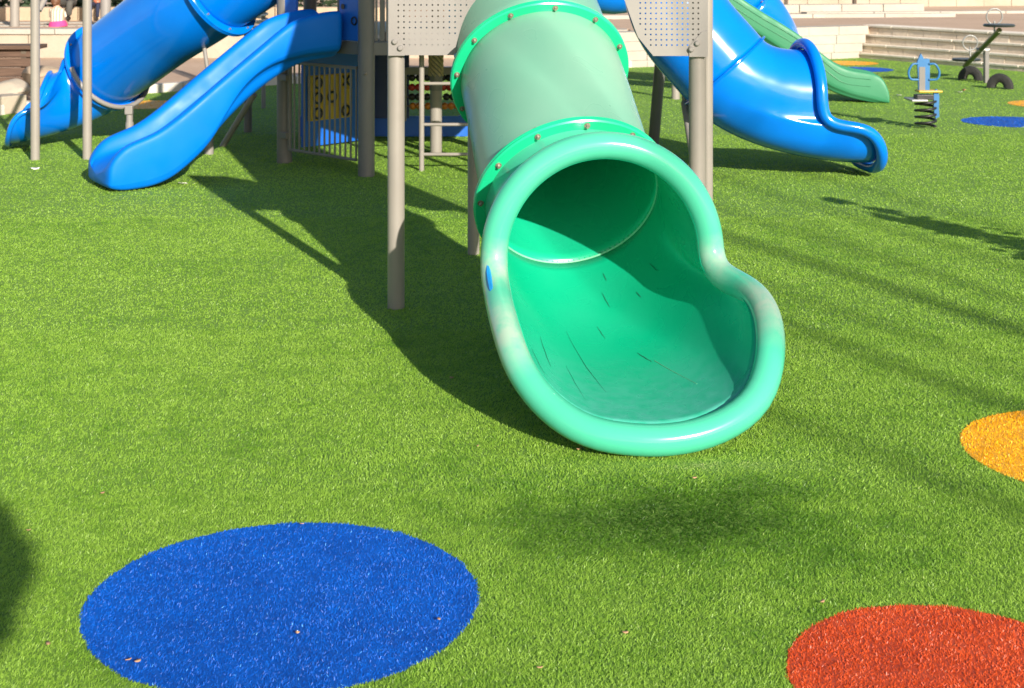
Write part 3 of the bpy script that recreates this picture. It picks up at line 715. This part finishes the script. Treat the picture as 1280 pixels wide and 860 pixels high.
def quads_object(name, v, tint, extra_bm, mats):
    """fibres plus the backing sheet they are tufted into, one mesh"""
    n0 = len(v); ev = np.array([q.co[:] for q in extra_bm.verts], np.float32); extra_bm.verts.index_update()
    ef = [[q.index+n0 for q in f.verts] for f in extra_bm.faces]; extra_bm.free()
    me = bpy.data.meshes.new(name); nq = n0//4
    lt = [len(f) for f in ef]; loops = np.concatenate([np.arange(n0, dtype=np.int32), np.array([i for f in ef for i in f], np.int32)])
    me.vertices.add(n0+len(ev)); me.vertices.foreach_set('co', np.concatenate([v, ev]).ravel())
    me.loops.add(len(loops)); me.loops.foreach_set('vertex_index', loops)
    tot = np.concatenate([np.full(nq, 4, np.int32), np.array(lt, np.int32)]); st_ = np.concatenate([[0], np.cumsum(tot)[:-1]]).astype(np.int32)
    me.polygons.add(len(tot)); me.polygons.foreach_set('loop_start', st_); me.polygons.foreach_set('loop_total', tot)
    for m in mats: me.materials.append(m)
    me.polygons.foreach_set('material_index', np.concatenate([np.zeros(nq, np.int32), np.full(len(lt), 1, np.int32)]))
    a = me.attributes.new('tint', 'FLOAT', 'POINT'); a.data.foreach_set('value', np.concatenate([tint, np.full(len(ev), .4, np.float32)]))
    me.update(calc_edges=True); me.validate()
    o = bpy.data.objects.new(name, me); COL.objects.link(o); return o
KERB = [(-14, 12.2), (-8, 14.2), (-5.62, 15.75), (-5.25, 16.5), (-4.78, 18.2), (-4.27, 18.7), (-1, 21.4), (1.9, 22.75), (6.04, 25.0), (7.75, 22.0), (9.6, 18.8), (16, 7.7)]
def in_turf(x, y):
    """below the polyline of kerb and walls"""
    kx = np.array([k[0] for k in KERB[:9]]); ky = np.array([k[1] for k in KERB[:9]])
    lim = np.interp(x, kx, ky); r = y < lim
    rx = np.array([6.04, 7.75, 9.6, 16]); ry = np.array([25.0, 22.0, 18.8, 7.7])
    lim2 = np.interp(x, rx, ry); return np.where(x > 6.04, y < lim2, r)
bands = [(2.6, 4.6, 62000, .0095, .0025), (4.6, 6.6, 32000, .010, .0034), (6.6, 9.5, 14000, .010, .0050), (9.5, 14, 5000, .010, .0075), (14, 26, 1300, .009, .013)]
allv, allt = [], []; dv = {i: ([], []) for i in range(len(DISC))}
for y0, y1, dens, bh, bw in bands:
    hw1 = y1*.37+.9
    n = int((y1-y0)*2*hw1*dens); x = RNG.uniform(-hw1, hw1, n); y = RNG.uniform(y0, y1, n)
    k = (np.abs(x) < y*.37+.9) & in_turf(x, y); x, y = x[k], y[k]
    own = np.full(len(x), -1)
    edge = .006*np.sin(40*np.arctan2(y, x))
    for i, (cx, cy, r, m, l) in enumerate(DISC):
        d = np.hypot(x-cx, y-cy); wob = .010*fbm(x, y, 5+i, 16)+.006*fbm(x, y, 25+i, 45)
        own[d < r+wob] = i
    for i in [-1]+list(range(len(DISC))):
        s = own == i
        if not s.any(): continue
        xs, ys = x[s], y[s]; m = len(xs)
        cl = fbm(xs, ys, 3, 55)*.5+fbm(xs, ys, 9, 22)*.5
        h = bh*(1+.25*cl)*RNG.uniform(.75, 1.2, m); w = bw*RNG.uniform(.75, 1.25, m)
        fa_ = 1.1+fbm(xs, ys, 17, 3)*.9; amt = .8+.10*fbm(xs, ys, 19, 9)
        lx, ly = np.cos(fa_), np.sin(fa_)
        tint = .52+.10*cl+RNG.normal(0, .08, m)
        if i == -1:
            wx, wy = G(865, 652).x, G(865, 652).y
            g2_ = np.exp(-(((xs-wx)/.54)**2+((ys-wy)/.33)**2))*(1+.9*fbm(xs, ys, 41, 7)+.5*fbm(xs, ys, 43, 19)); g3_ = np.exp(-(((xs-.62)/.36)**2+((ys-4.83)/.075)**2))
            # feet landing off the slide brush the pile: towards the camera in the hollow, flat against the lip; the dark tint also paints soft tree shade
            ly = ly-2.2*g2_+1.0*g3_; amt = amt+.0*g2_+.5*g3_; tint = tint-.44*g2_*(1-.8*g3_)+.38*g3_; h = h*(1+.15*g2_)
            wht = RNG.random(m) < .004; tint[wht] = 1.0
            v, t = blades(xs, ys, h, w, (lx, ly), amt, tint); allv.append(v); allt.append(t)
        else:
            wht = RNG.random(m) < (.006 if 'blue' in DISC[i][3] else .006); tint[~wht] = np.minimum(tint[~wht], .9); tint[wht] = 1.3  # random pale fibres paint bright glints into the disc colour
            v, t = blades(xs, ys, h*.95, w*1.05, (lx, ly), amt, tint); dv[i][0].append(v); dv[i][1].append(t)
poly = KERB+[(16, -6), (-14, -6)]
bm = BM(); bm.faces.new([bm.verts.new((x, y, 0)) for x, y in poly]); bmesh.ops.triangulate(bm, faces=bm.faces)
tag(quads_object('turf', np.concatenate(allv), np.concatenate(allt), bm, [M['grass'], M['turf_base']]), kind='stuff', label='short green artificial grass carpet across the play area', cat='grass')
for i, (cx, cy, r, m, l) in enumerate(DISC):
    bm = BM(); bm.faces.new([bm.verts.new((cx+r*math.cos(2*PI*k/72), cy+r*math.sin(2*PI*k/72), .003)) for k in range(72)])
    a, b = dv[i]
    v = np.concatenate(a) if a else np.zeros((0, 3), np.float32); t = np.concatenate(b) if b else np.zeros(0, np.float32)
    o = quads_object('turf_disc', v, t, bm, [M[m], M[m]])
    o.data.transform(Matrix.Translation((-cx, -cy, 0))); o.location = (cx, cy, 0)
    tag(o, l, 'turf disc', 'coloured turf discs')

# ------------------------------------------------------------------ surroundings
def struct(name, bm, mat, smooth=False): return tag(obj(name, bm, mat, None, smooth), kind='structure')
bm = BM(); bm.faces.new([bm.verts.new(p) for p in ((-300, -300, -.02), (300, -300, -.02), (300, 300, -.02), (-300, 300, -.02))]); struct('ground', bm, M['paving'])
bm = BM(); prism(bm, [(-14, 12.3), (-8, 14.3), (-5.66, 15.85), (-5.3, 16.5), (-4.83, 18.25), (-4.31, 18.8), (-1, 21.5), (1.9, 22.85), (1.9, 24.1), (-30, 24.1), (-30, 12)], -.01, .085); struct('plaza', bm, M['paving'])
def ribbon(bm, line, w, z0, z1, seg=None, gap=.0, batter=0):
    """row of blocks along a line, w deep to the left-hand side"""
    for (x0, y0), (x1, y1) in zip(line, line[1:]):
        d = V((x1-x0, y1-y0, 0)); ln = d.length; d.normalize(); nn = V((-d.y, d.x, 0)); k = max(1, round(ln/seg)) if seg else 1
        for i in range(k):
            a, b = ln*i/k+gap/2, ln*(i+1)/k-gap/2; c = V((x0, y0, 0))+d*(a+b)/2+nn*w/2; j = random.uniform(-.006, .006)
            box(bm, (c.x+nn.x*j, c.y+nn.y*j, (z0+z1)/2), (b-a, w, z1-z0), math.atan2(d.y, d.x), min(.012, gap*1.2) if gap else 0)
    for v in bm.verts: v.co += nn*batter*(v.co.z-z0)
bm = BM(); ribbon(bm, KERB[:7], .14, -.02, .11, .8, .012); ribbon(bm, KERB[6:8], .14, -.02, .11, .8, .012); struct('kerb', bm, M['kerb'])
bm = BM(); ribbon(bm, [(-8, 14.21), (-5.63, 15.76), (-5.4, 16.05)], .3, .0, .2, 1.2, .015); struct('kerb', bm, M['stone'])
# retaining wall at the back left
LW = thing('retaining_wall', (-8, 24, 0), 'long low cream stone wall behind the plaza on the left', 'wall')
bm = BM(); ribbon(bm, [(-17, 24.0), (1.9, 23.6)], .3, .05, .47, .9, .012); obj('block_course', bm, M['stone'], LW, smooth=False)
bm = BM(); ribbon(bm, [(-17, 23.96), (1.9, 23.56)], .42, .472, .56, 1.6, .01); obj('coping', bm, M['stone_white'], LW, smooth=False)
bm = BM(); prism(bm, [(-40, 24.35), (1.95, 24.0), (1.95, 120), (-40, 120)], .3, .55); struct('terrace', bm, M['paving'])
# back wall facing the camera, right of the tower
BW = thing('retaining_wall', (4, 24, 0), 'pale stone block wall facing the camera behind the slides', 'wall')
for k, (z0, z1, m) in enumerate(((-.02, .10, 'stone_white'), (.105, .25, 'stone_white'), (.255, .40, 'stone_white'), (.405, .55, 'stone_white'))):
    bm = BM(); o_ = k*.03; ribbon(bm, [(1.6-o_*.4, 22.6+o_), (6.04+.06*k, 25.02+o_)], .5-.03*k, z0, z1+.003, .62, .006); obj('block_course', bm, M[m], BW, smooth=False)
SW = thing('stepped_wall', (7.6, 21.5, 0), 'stepped terrace wall of pale stone blocks on the right behind the seesaw', 'wall')
dR = V((1.9, -3.3, 0)).normalized(); nR = V((3.3, 1.9, 0)).normalized()
for k, (z0, z1, o_) in enumerate(((-.02, .09, 0), (.0, .24, .10), (.0, .395, .24), (.0, .55, .38))):
    p0 = V((6.04, 25.0, 0))+nR*o_-dR*(.12+o_*.55); p1 = p0+dR*22
    bm = BM(); ribbon(bm, [(p0.x, p0.y), (p1.x, p1.y)], .14 if k < 3 else .4, max(z0, z1-.17)+.002*k, z1-.04, .36, .006, .1); obj('step', bm, M['stone_step'], SW, smooth=False)
    p0 = p0-nR*.012; p1 = p0+dR*22; bm = BM(); ribbon(bm, [(p0.x, p0.y), (p1.x, p1.y)], .16 if k < 3 else .42, z1-.038+.002*k, z1+.002*k, .72, .008); obj('cap', bm, M['step_cap'], SW, smooth=False)
p0 = V((6.04, 25, 0))+nR*.7
q0 = V((6.04, 25, 0))+nR*.5
bm = BM(); prism(bm, [(1.95, 23.1), (5.95, 25.3), (q0.x-.1, q0.y+.1), (q0.x+dR.x*22, q0.y+dR.y*22), (60, 5), (60, 120), (1.95, 120)], -.02, .546); struct('terrace', bm, M['paving'])
for i, (a, b, w) in enumerate((((6.2, 30.3), (30, 34.5), .35), ((1.5, 28.0), (9, 29.2), .3))):
    bm = BM(); ribbon(bm, [a, b], w, .53, .60 if i == 0 else .62, 1.5, .01); struct('paving_band', bm, M['stone_white'])
FW = thing('far_wall', (8, 35.5, .55), 'high pale stone wall across the far side of the upper terrace', 'wall')
for k in range(7):
    bm = BM(); ribbon(bm, [(-2+.2*(k % 2), 35.0-.0*k), (9.6+.2*(k % 2), 35.6), (40, 42)], .4, .5+.235*k, .725+.235*k, .75+.2*(k % 3), .008); obj('block_course', bm, M['stone_white' if k % 2 else 'stone'], FW, smooth=False)
bm = BM(); ribbon(bm, [(5.3, 31.2), (9.2, 32.1)], .5, .54, .72, .9, .015); o = obj('low_wall', bm, M['stone_white'], None, smooth=False); tag(o, 'low white stone ledge on the brown terrace before the far wall', 'wall')
p = W(1068, 17, 33.0); bm = BM(); cyl(bm, (p.x, p.y, .54), (p.x, p.y, 3.2), .05, 16); tag(obj('lamp_post', bm, M['bark'], None, loc=(p.x, p.y, .54)), 'thin brown post standing before the far stone wall', 'post')
# seat ledge and hedge at the upper left
bm = BM(); ribbon(bm, [(-17, 27.4), (-2, 27.3)], .5, .54, .80, 1.3, .015); tag(obj('stone_ledge', bm, M['stone_tan'], None, smooth=False), 'long tan stone seat ledge on the upper left terrace', 'ledge')
bm = BM(); ribbon(bm, [(-17, 25.0), (-2, 24.95)], .35, .53, .562, .55, .03); ribbon(bm, [(-17, 26.2), (-2, 26.15)], .3, .53, .562, .7, .03); struct('paving_band', bm, M['stone_white'])
def leaf_mat(name, c1, c2):
    m, nt, b = newmat(name); L(nt, mixc(nt, mrange(nt, noise(nt, 9, 3), .3, .7), c1, c2), b.inputs['Base Color']); b.inputs['Roughness'].default_value = .6; return m
M['hedge'] = leaf_mat('hedge_leaf', (.010, .022, .008), (.03, .055, .018))
def leaves(name, centres, size, parent=None, mat='hedge', loc=None):
    bm = BM()
    for c in centres:
        n = V((random.gauss(0, 1), random.gauss(0, 1), random.gauss(0, 1))).normalized(); a, b = frame_of(n); s = size*random.uniform(.6, 1.3)
        bm.faces.new([bm.verts.new(V(c)+a*s), bm.verts.new(V(c)+b*s*.5), bm.verts.new(V(c)-a*s), bm.verts.new(V(c)-b*s*.5)])
    return obj(name, bm, M[mat], parent, smooth=False, loc=loc)
o = leaves('hedge', [V((random.uniform(-16, -3.5), 28.5+random.gauss(0, .3), random.uniform(.6, 2.3))) for _ in range(9000)], .10); tag(o, 'dark hedge behind the tan stone ledge at the upper left', 'hedge')
# posts and planter on the left
p = W(18.5, 38, 24.9); bm = BM(); cyl(bm, (p.x, p.y, .5), (p.x, p.y, 3), .078, 20); tag(obj('lamp_post', bm, M['post'], None, loc=(p.x, p.y, .5)), 'thick pale post rising behind the cream wall at the left edge', 'post')
p = W(132, 20, 24.9); bm = BM(); cyl(bm, (p.x, p.y, .5), (p.x, p.y, 3), .09, 20); tag(obj('lamp_post', bm, M['panel'], None, loc=(p.x, p.y, .5)), 'pale post behind the cream wall, just left of the blue tube slide', 'post')
BN = thing('wooden_bench', (-6.35, 17.6, .085), 'weathered brown plank bench at the left edge before the cream wall', 'bench')
for k in range(4):
    z = .20+.115*k; bm = BM(); box(bm, (-6.72, 17.75+.035*k, z), (1.55, .045, .108), math.radians(2), .008, Matrix.Rotation(math.radians(-14), 4, 'X')); obj('plank', bm, M['wood'], BN, smooth=False)
bm = BM(); box(bm, (-6.72, 17.95, .62), (1.72, .42, .05), math.radians(2), .008); obj('top_board', bm, M['wood'], BN, smooth=False)
for x in (-7.3, -6.05):
    bm = BM(); box(bm, (x, 17.98, .34), (.07, .3, .51), 0, .01); obj('leg', bm, M['bark'], BN, smooth=False)
def rock(p, r, mat, label):
    bm = BM(); bmesh.ops.create_icosphere(bm, subdivisions=3, radius=r)
    sd = random.uniform(0, 50); fs_ = [(V((random.gauss(0, 1), random.gauss(0, 1), random.gauss(0, 1))).normalized(), random.uniform(.6, .85)) for _ in range(12)]
    for v in bm.verts:
        for n, q in fs_:
            d = v.co.dot(n)/r
            if d > q: v.co -= n*(d-q)*r*.9
    bm.transform(Matrix.Translation(p) @ Matrix.Rotation(random.uniform(0, 6), 4, 'Z') @ Matrix.Diagonal((1.1, .9, .7, 1)))
    tag(obj('rock', bm, M[mat], None, loc=p), label, 'rock', 'rocks under the bench')
rock(V((-5.78, 16.55, .2)), .24, 'stone', 'pale rounded rock below the wooden bench at the left edge')
rock(V((-5.38, 16.9, .2)), .24, 'stone_tan', 'tan rock beside the blue slide mouth, right of the pale rock')
rock(V((-5.62, 17.3, .3)), .26, 'stone_tan', 'brown rock leaning at the right end of the wooden bench')
rock(V((-5.12, 17.25, .16)), .17, 'stone', 'small pale rock close behind the blue slide mouth')

# ------------------------------------------------------------------ people on the upper terrace
def figure(name, verts, edges, rad, mat, parent, lv=2):
    me = bpy.data.meshes.new('temp'); me.from_pydata([tuple(v) for v in verts], edges, [])
    o = bpy.data.objects.new('temp', me); COL.objects.link(o)
    o.modifiers.new('s', 'SKIN'); sv = me.skin_vertices[0].data
    for i, r in enumerate(rad): sv[i].radius = (r, r) if not isinstance(r, tuple) else r
    sv[0].use_root = True
    m = o.modifiers.new('u', 'SUBSURF'); m.levels = lv; m.render_levels = lv
    bpy.context.view_layer.update()
    me2 = bpy.data.meshes.new_from_object(o.evaluated_get(bpy.context.evaluated_depsgraph_get()))
    bpy.data.objects.remove(o); bpy.data.meshes.remove(me)
    bm = BM(); bm.from_mesh(me2); bpy.data.meshes.remove(me2)
    return obj(name, bm, mat, parent)
def person_seated(px, Y, seat_z, foot_z, s, label, top, leg, shoe, face_dir=-1, hair='hair', lean=0.0):
    """seated figure facing the camera; s scales an adult of 1.75 m"""
    x = (px-640)/FPX*Y; P = thing('person', (x, Y, foot_z), label, 'person')
    hz = seat_z+.09*s; hip = V((x, Y, hz)); kn = .44*s
    v = [hip, hip+V((0, -.02*s, .25*s)), hip+V((0, -.03*s-lean, .46*s)), hip+V((0, -.05*s-lean, .56*s)), hip+V((0, -.06*s-lean, .66*s)), hip+V((0, -.07*s-lean, .78*s))]
    e = [(0, 1), (1, 2), (2, 3), (3, 4), (4, 5)]; r = [.14*s, .14*s, .13*s, .055*s, .085*s, .075*s]
    for sx in (-1, 1):
        b = len(v); v += [hip+V((sx*.19*s, -.03*s-lean, .44*s)), hip+V((sx*.24*s, -.06*s-lean, .2*s)), hip+V((sx*.15*s, -.26*s-lean, .10*s)), hip+V((sx*.11*s, -.34*s-lean, .09*s))]
        e += [(2, b), (b, b+1), (b+1, b+2), (b+2, b+3)]; r += [.06*s, .048*s, .04*s, .035*s]
    body = figure('body', v, e, r, M[top], P)
    bm = BM(); ball(bm, v[4]+V((0, -.01*s, .03*s)), .098*s, 20, (.82, .95, 1.18)); ball(bm, v[4]+V((0, -.105*s, .01*s)), .018*s, 8); obj('head', bm, M['skin'], body)
    bm = BM(); ball(bm, v[4]+V((0, .012*s, .055*s)), .106*s, 20, (.86, .98, 1.05)); obj('hair', bm, M[hair], body)
    for sx in (-1, 1):
        kx = x+sx*.13*s; fx = x+sx*.10*s; d = hz-foot_z
        figure('trouser_leg', [hip+V((sx*.08*s, 0, 0)), V((kx, Y-.42*s, hz+.02*s)), V((fx+sx*.01, Y-.40*s, foot_z+d*.5)), V((fx, Y-.36*s, foot_z+.09*s))], [(0, 1), (1, 2), (2, 3)], [.085*s, .068*s, .062*s, .052*s], M[leg], P)
        bm = BM(); ball(bm, (fx, Y-.43*s, foot_z+.05*s), .05*s, 14, (.9, 2.3, 1)); obj('shoe', bm, M[shoe], P)
        bm = BM(); hp = v[9 if sx < 0 else 13]; ball(bm, hp+V((0, -.03*s, 0)), .042*s, 12, (.9, 1.3, .6)); obj('hand', bm, M['skin'], body)
person_seated(87, 27.35, .80, .56, .98, 'adult in dark trousers and shoes sitting on the tan ledge at the upper left', 'navy', 'trouser', 'shoe')
person_seated(122, 27.3, .80, .56, .62, 'child in an orange top sitting on the ledge beside the blue tube slide', 'orange_cloth', 'navy', 'shoe')
# small child seen from behind
cx, cy = (72-640)/FPX*24.9, 24.9
CH = thing('person', (cx, cy, .55), 'small child in striped top and pink skirt sitting behind the cream wall', 'person')
k = .62; b0 = V((cx, cy, .63))
body = figure('body', [b0, b0+V((-.005, 0, .12)), b0+V((-.015, 0, .235)), b0+V((-.02, 0, .275)), b0+V((-.03, 0, .33)),
    b0+V((-.095, +.01, .21)), b0+V((-.12, .04, .10)), b0+V((-.09, .1, .03)), b0+V((.075, +.01, .21)), b0+V((.10, .04, .10)), b0+V((.08, .1, .03)), b0+V((-.06, .17, .0)), b0+V((-.06, .3, -.05)), b0+V((.06, .17, .0)), b0+V((.06, .3, -.05))],
    [(0, 1), (1, 2), (2, 3), (3, 4), (2, 5), (5, 6), (6, 7), (2, 8), (8, 9), (9, 10), (0, 11), (11, 12), (0, 13), (13, 14)],
    [.095, .095, .08, .035, .06, .04, .034, .026, .04, .034, .026, .05, .04, .05, .04], M['skin'], CH)
bm = BM(); tube(bm, [b0+V((0, 0, -.02)), b0+V((-.003, 0, .1)), b0+V((-.012, 0, .19)), b0+V((-.017, 0, .25))], [.125, .122, .115, .05], 20); obj('striped_top', bm, M['stripe'], CH)
for sx in (-1, 1):
    bm = BM(); tube(bm, [b0+V((sx*.07-.01, 0, .215)), b0+V((sx*.10-.01, .02, .15)), b0+V((sx*.11-.01, .045, .09))], [.05, .05, .046], 12); obj('sleeve', bm, M['stripe'], CH)
bm = BM(); tube(bm, [b0+V((.01, 0, -.085)), b0+V((.005, 0, -.04)), b0+V((0, 0, .015))], [.16, .155, .128], 24); obj('skirt', bm, M['pink'], CH)
bm = BM(); ball(bm, b0+V((-.03, .012, .342)), .078, 18, (.95, 1, 1.1)); obj('head', bm, M['skin'], CH)
bm = BM(); ball(bm, b0+V((-.03, -.012, .358)), .084, 18, (1, 1, 1.02)); ball(bm, b0+V((-.03, -.05, .32)), .045, 12); obj('hair', bm, M['hair'], CH)

# ------------------------------------------------------------------ dry leaves and scraps on the turf
lf = [(128, 621, 'leaf'), (60, 811, 'leaf'), (36, 668, 'leaf'), (597, 562, 'leaf'), (565, 476, 'leaf'), (868, 602, 'leaf'), (1028, 758, 'leaf'), (675, 841, 'leaf'), (723, 566, 'leaf'), (782, 797, 'leaf'),
      (1246, 340, 'leaf'), (372, 797, 'leaf'), (549, 780, 'leaf'), (161, 831, 'leaf'), (172, 833, 'leaf'), (377, 660, 'leaf'), (45, 212, 'litter_w'), (228, 231, 'litter_w'), (1124, 120, 'litter_w'), (1200, 116, 'litter_w'), (1205, 113.5, 'litter_r'), (186, 244, 'leaf')]
for i, (px, py, m) in enumerate(lf):
    g = G(px, py); s = random.uniform(.006, .010) if m == 'leaf' else .04
    bm = BM(); n = 9; t0 = random.uniform(0, 6)
    ring = [bm.verts.new((s*math.cos(2*PI*k/n)*(1+.25*random.uniform(-1, 1)), .6*s*math.sin(2*PI*k/n)*(1+.25*random.uniform(-1, 1)), .12*s*math.cos(4*PI*k/n))) for k in range(n)]; c = bm.verts.new((0, 0, -.1*s))
    for k in range(n): bm.faces.new((ring[k], ring[(k+1) % n], c))
    bm.transform(Matrix.Translation((g.x, g.y, .015)) @ Matrix.Rotation(t0, 4, 'Z') @ Matrix.Rotation(random.uniform(-.4, .4), 4, 'X'))
    o = obj('dry_leaf' if m == 'leaf' else 'paper_scrap', bm, M[m], None, loc=(g.x, g.y, .015)); o.modifiers.new('t', 'SOLIDIFY').thickness = .0015
    if m == 'leaf': tag(o, 'small curled brown dry leaf lying on the turf', 'leaf', 'dry leaves scattered on the turf')
    elif m == 'litter_r': tag(o, 'small red scrap on the turf left of the seesaw tyres', 'litter')
    else: tag(o, {45: 'white scrap on the turf below the left tall pole', 228: 'white scrap on the shaded edge right of the blue open slide', 1124: 'white scrap on the turf beyond the green wave slide foot', 1200: 'white scrap touching the red scrap near the seesaw'}[px], 'litter')

# ------------------------------------------------------------------ bare tree behind the photographer and added unseen plants that shade the turf
SUN_AZ, SUN_EL = 24.2, 22.0
sa, ca_ = math.sin(math.radians(SUN_AZ)), math.cos(math.radians(SUN_AZ)); tel = math.tan(math.radians(SUN_EL))
def uv2xy(u, v): return u*ca_-v*sa, u*sa+v*ca_     # u across the sun, v along the shadow
def bare_tree(u, v, label, limbs, seed):
    random.seed(seed); x, y = uv2xy(u, v); T = thing('bare_tree', (x, y, 0), label, 'tree')
    bm = BM(); tube(bm, [(x, y, 0), (x+.05, y, 1.5), (x, y+.05, 3.2), (x, y, 5.0)], [.24, .18, .16, .14], 12); obj('trunk', bm, M['bark'], T)
    bm = BM(); ax_u = V((ca_, sa, 0)); ax_v = V((-sa, ca_, 0))
    for du7, du11, dv, r in limbs:
        pts = catmull([V((x, y, 4.8)), V((x, y, 6.4))+ax_u*du7*.55+ax_v*dv*.5, V((x, y, 8.2))+ax_u*du7+ax_v*dv, V((x, y, 11.2))+ax_u*du11+ax_v*dv*1.3], 6)
        k = len(pts); tube(bm, pts, [r*(1.1-.75*i/k) for i in range(k)], 8)
        for _ in range(9):
            i = random.randrange(5, k); q = pts[i]; d = V((random.gauss(0, .5), random.gauss(0, .5), random.uniform(.3, 1))).normalized(); l = random.uniform(.7, 1.8)
            tube(bm, [q, q+d*l*.5, q+d*l+V((random.gauss(0, .12), random.gauss(0, .12), .1))], [r*.3, r*.2, r*.08], 5)
    obj('limbs', bm, M['bark'], T)
bare_tree(4.7, -16, 'tall bare tree standing behind the camera to the right', [(.15, .1, 0, .085), (-.75, -1.2, .5, .05), (-1.6, -2.1, .2, .035), (.9, 1.5, -.6, .055), (.5, .75, .4, .04), (1.7, 2.3, .3, .045), (-.35, -.5, -.3, .035)], 4)
random.seed(21)
x, y = uv2xy(6.27, 4.45)
SP = thing('shadow_sapling', (x, y, 0), 'thin young tree with a few leaf clumps, added out of view to cast the shadow at the right', 'tree')  # stand-in out of view, added to cast the shadow at the right
bm = BM(); tube(bm, [(x, y, 0), (x, y, .9), (x+.01, y, 1.6)], [.02, .016, .006], 8); tube(bm, [(x, y, .9), (x-.12, y+.03, 1.2), (x-.16, y+.03, 1.42)], [.012, .008, .004], 6); obj('shadow_stem', bm, M['bark'], SP)
cs = []
for (du, z, r, n) in ((0, .58, .24, 900), (.05, .80, .17, 500), (-.02, 1.12, .14, 420), (.03, 1.38, .06, 90), (-.14, 1.25, .06, 90), (-.02, 1.56, .05, 70)):
    for _ in range(n): cs.append(V((x+du, y, z))+V((random.gauss(0, .5), random.gauss(0, .5), random.gauss(0, .45)))*r)
M['leafy'] = leaf_mat('green_leaf', (.03, .07, .02), (.06, .11, .03))
leaves('shadow_foliage', cs, .045, SP, 'leafy')
x, y = uv2xy(-.07, -2.1)
ST = thing('shadow_tree', (x, y, 0), 'small round leafy tree added behind the camera to shade the left edge of the turf', 'tree')  # made-up tree, never in view, casts the shadow at the left edge
bm = BM(); tube(bm, [(x, y, 0), (x, y, 2.6)], [.05, .03], 10); obj('trunk', bm, M['bark'], ST)  # trunk of the added shadow tree
cs = []
for _ in range(5200):
    d = V((random.gauss(0, 1), random.gauss(0, 1), random.gauss(0, 1))).normalized()*(random.random()**.4)
    cs.append(V((x, y, 2.62))+V((d.x*.5, d.y*.5, d.z*.3)))
leaves('shadow_crown', cs, .05, ST, 'leafy')

# ------------------------------------------------------------------ camera and light
cam = bpy.data.cameras.new('camera'); co = bpy.data.objects.new('camera', cam); COL.objects.link(co); S.camera = co
co.location = (0, 0, CAM_H); co.rotation_euler = (PI/2, 0, 0)
cam.sensor_fit = 'HORIZONTAL'; cam.sensor_width = 36; cam.lens = FPX/1280*36; cam.shift_y = -(430-HOR)/1280; cam.clip_end = 1000; cam.clip_start = .05
cam.dof.use_dof = True; cam.dof.focus_distance = 5.2; cam.dof.aperture_fstop = 8
w = bpy.data.worlds.new('World'); S.world = w; w.use_nodes = True; nt = w.node_tree
bg = nt.nodes['Background']; sk = N(nt, 'ShaderNodeTexSky', sky_type='NISHITA'); sk.sun_disc = False
sd = V((sa*math.cos(math.radians(SUN_EL)), -ca_*math.cos(math.radians(SUN_EL)), math.sin(math.radians(SUN_EL))))
sk.sun_elevation = math.radians(SUN_EL); sk.sun_rotation = math.atan2(sd.x, sd.y)
sk.air_density = 1.0; sk.dust_density = 1.0; L(nt, sk.outputs[0], bg.inputs['Color']); bg.inputs['Strength'].default_value = .075
sl = bpy.data.lights.new('sun', 'SUN'); so = bpy.data.objects.new('sun', sl); COL.objects.link(so)
sl.energy = 4.8; sl.angle = math.radians(.53); sl.color = (1, .915, .80)
so.rotation_euler = sd.to_track_quat('Z', 'Y').to_euler(); so.location = sd*20
S.view_settings.view_transform = 'Standard'; S.view_settings.look = 'None'; S.view_settings.exposure = .9; S.view_settings.gamma = 1
S.render.resolution_x, S.render.resolution_y = 1024, 688
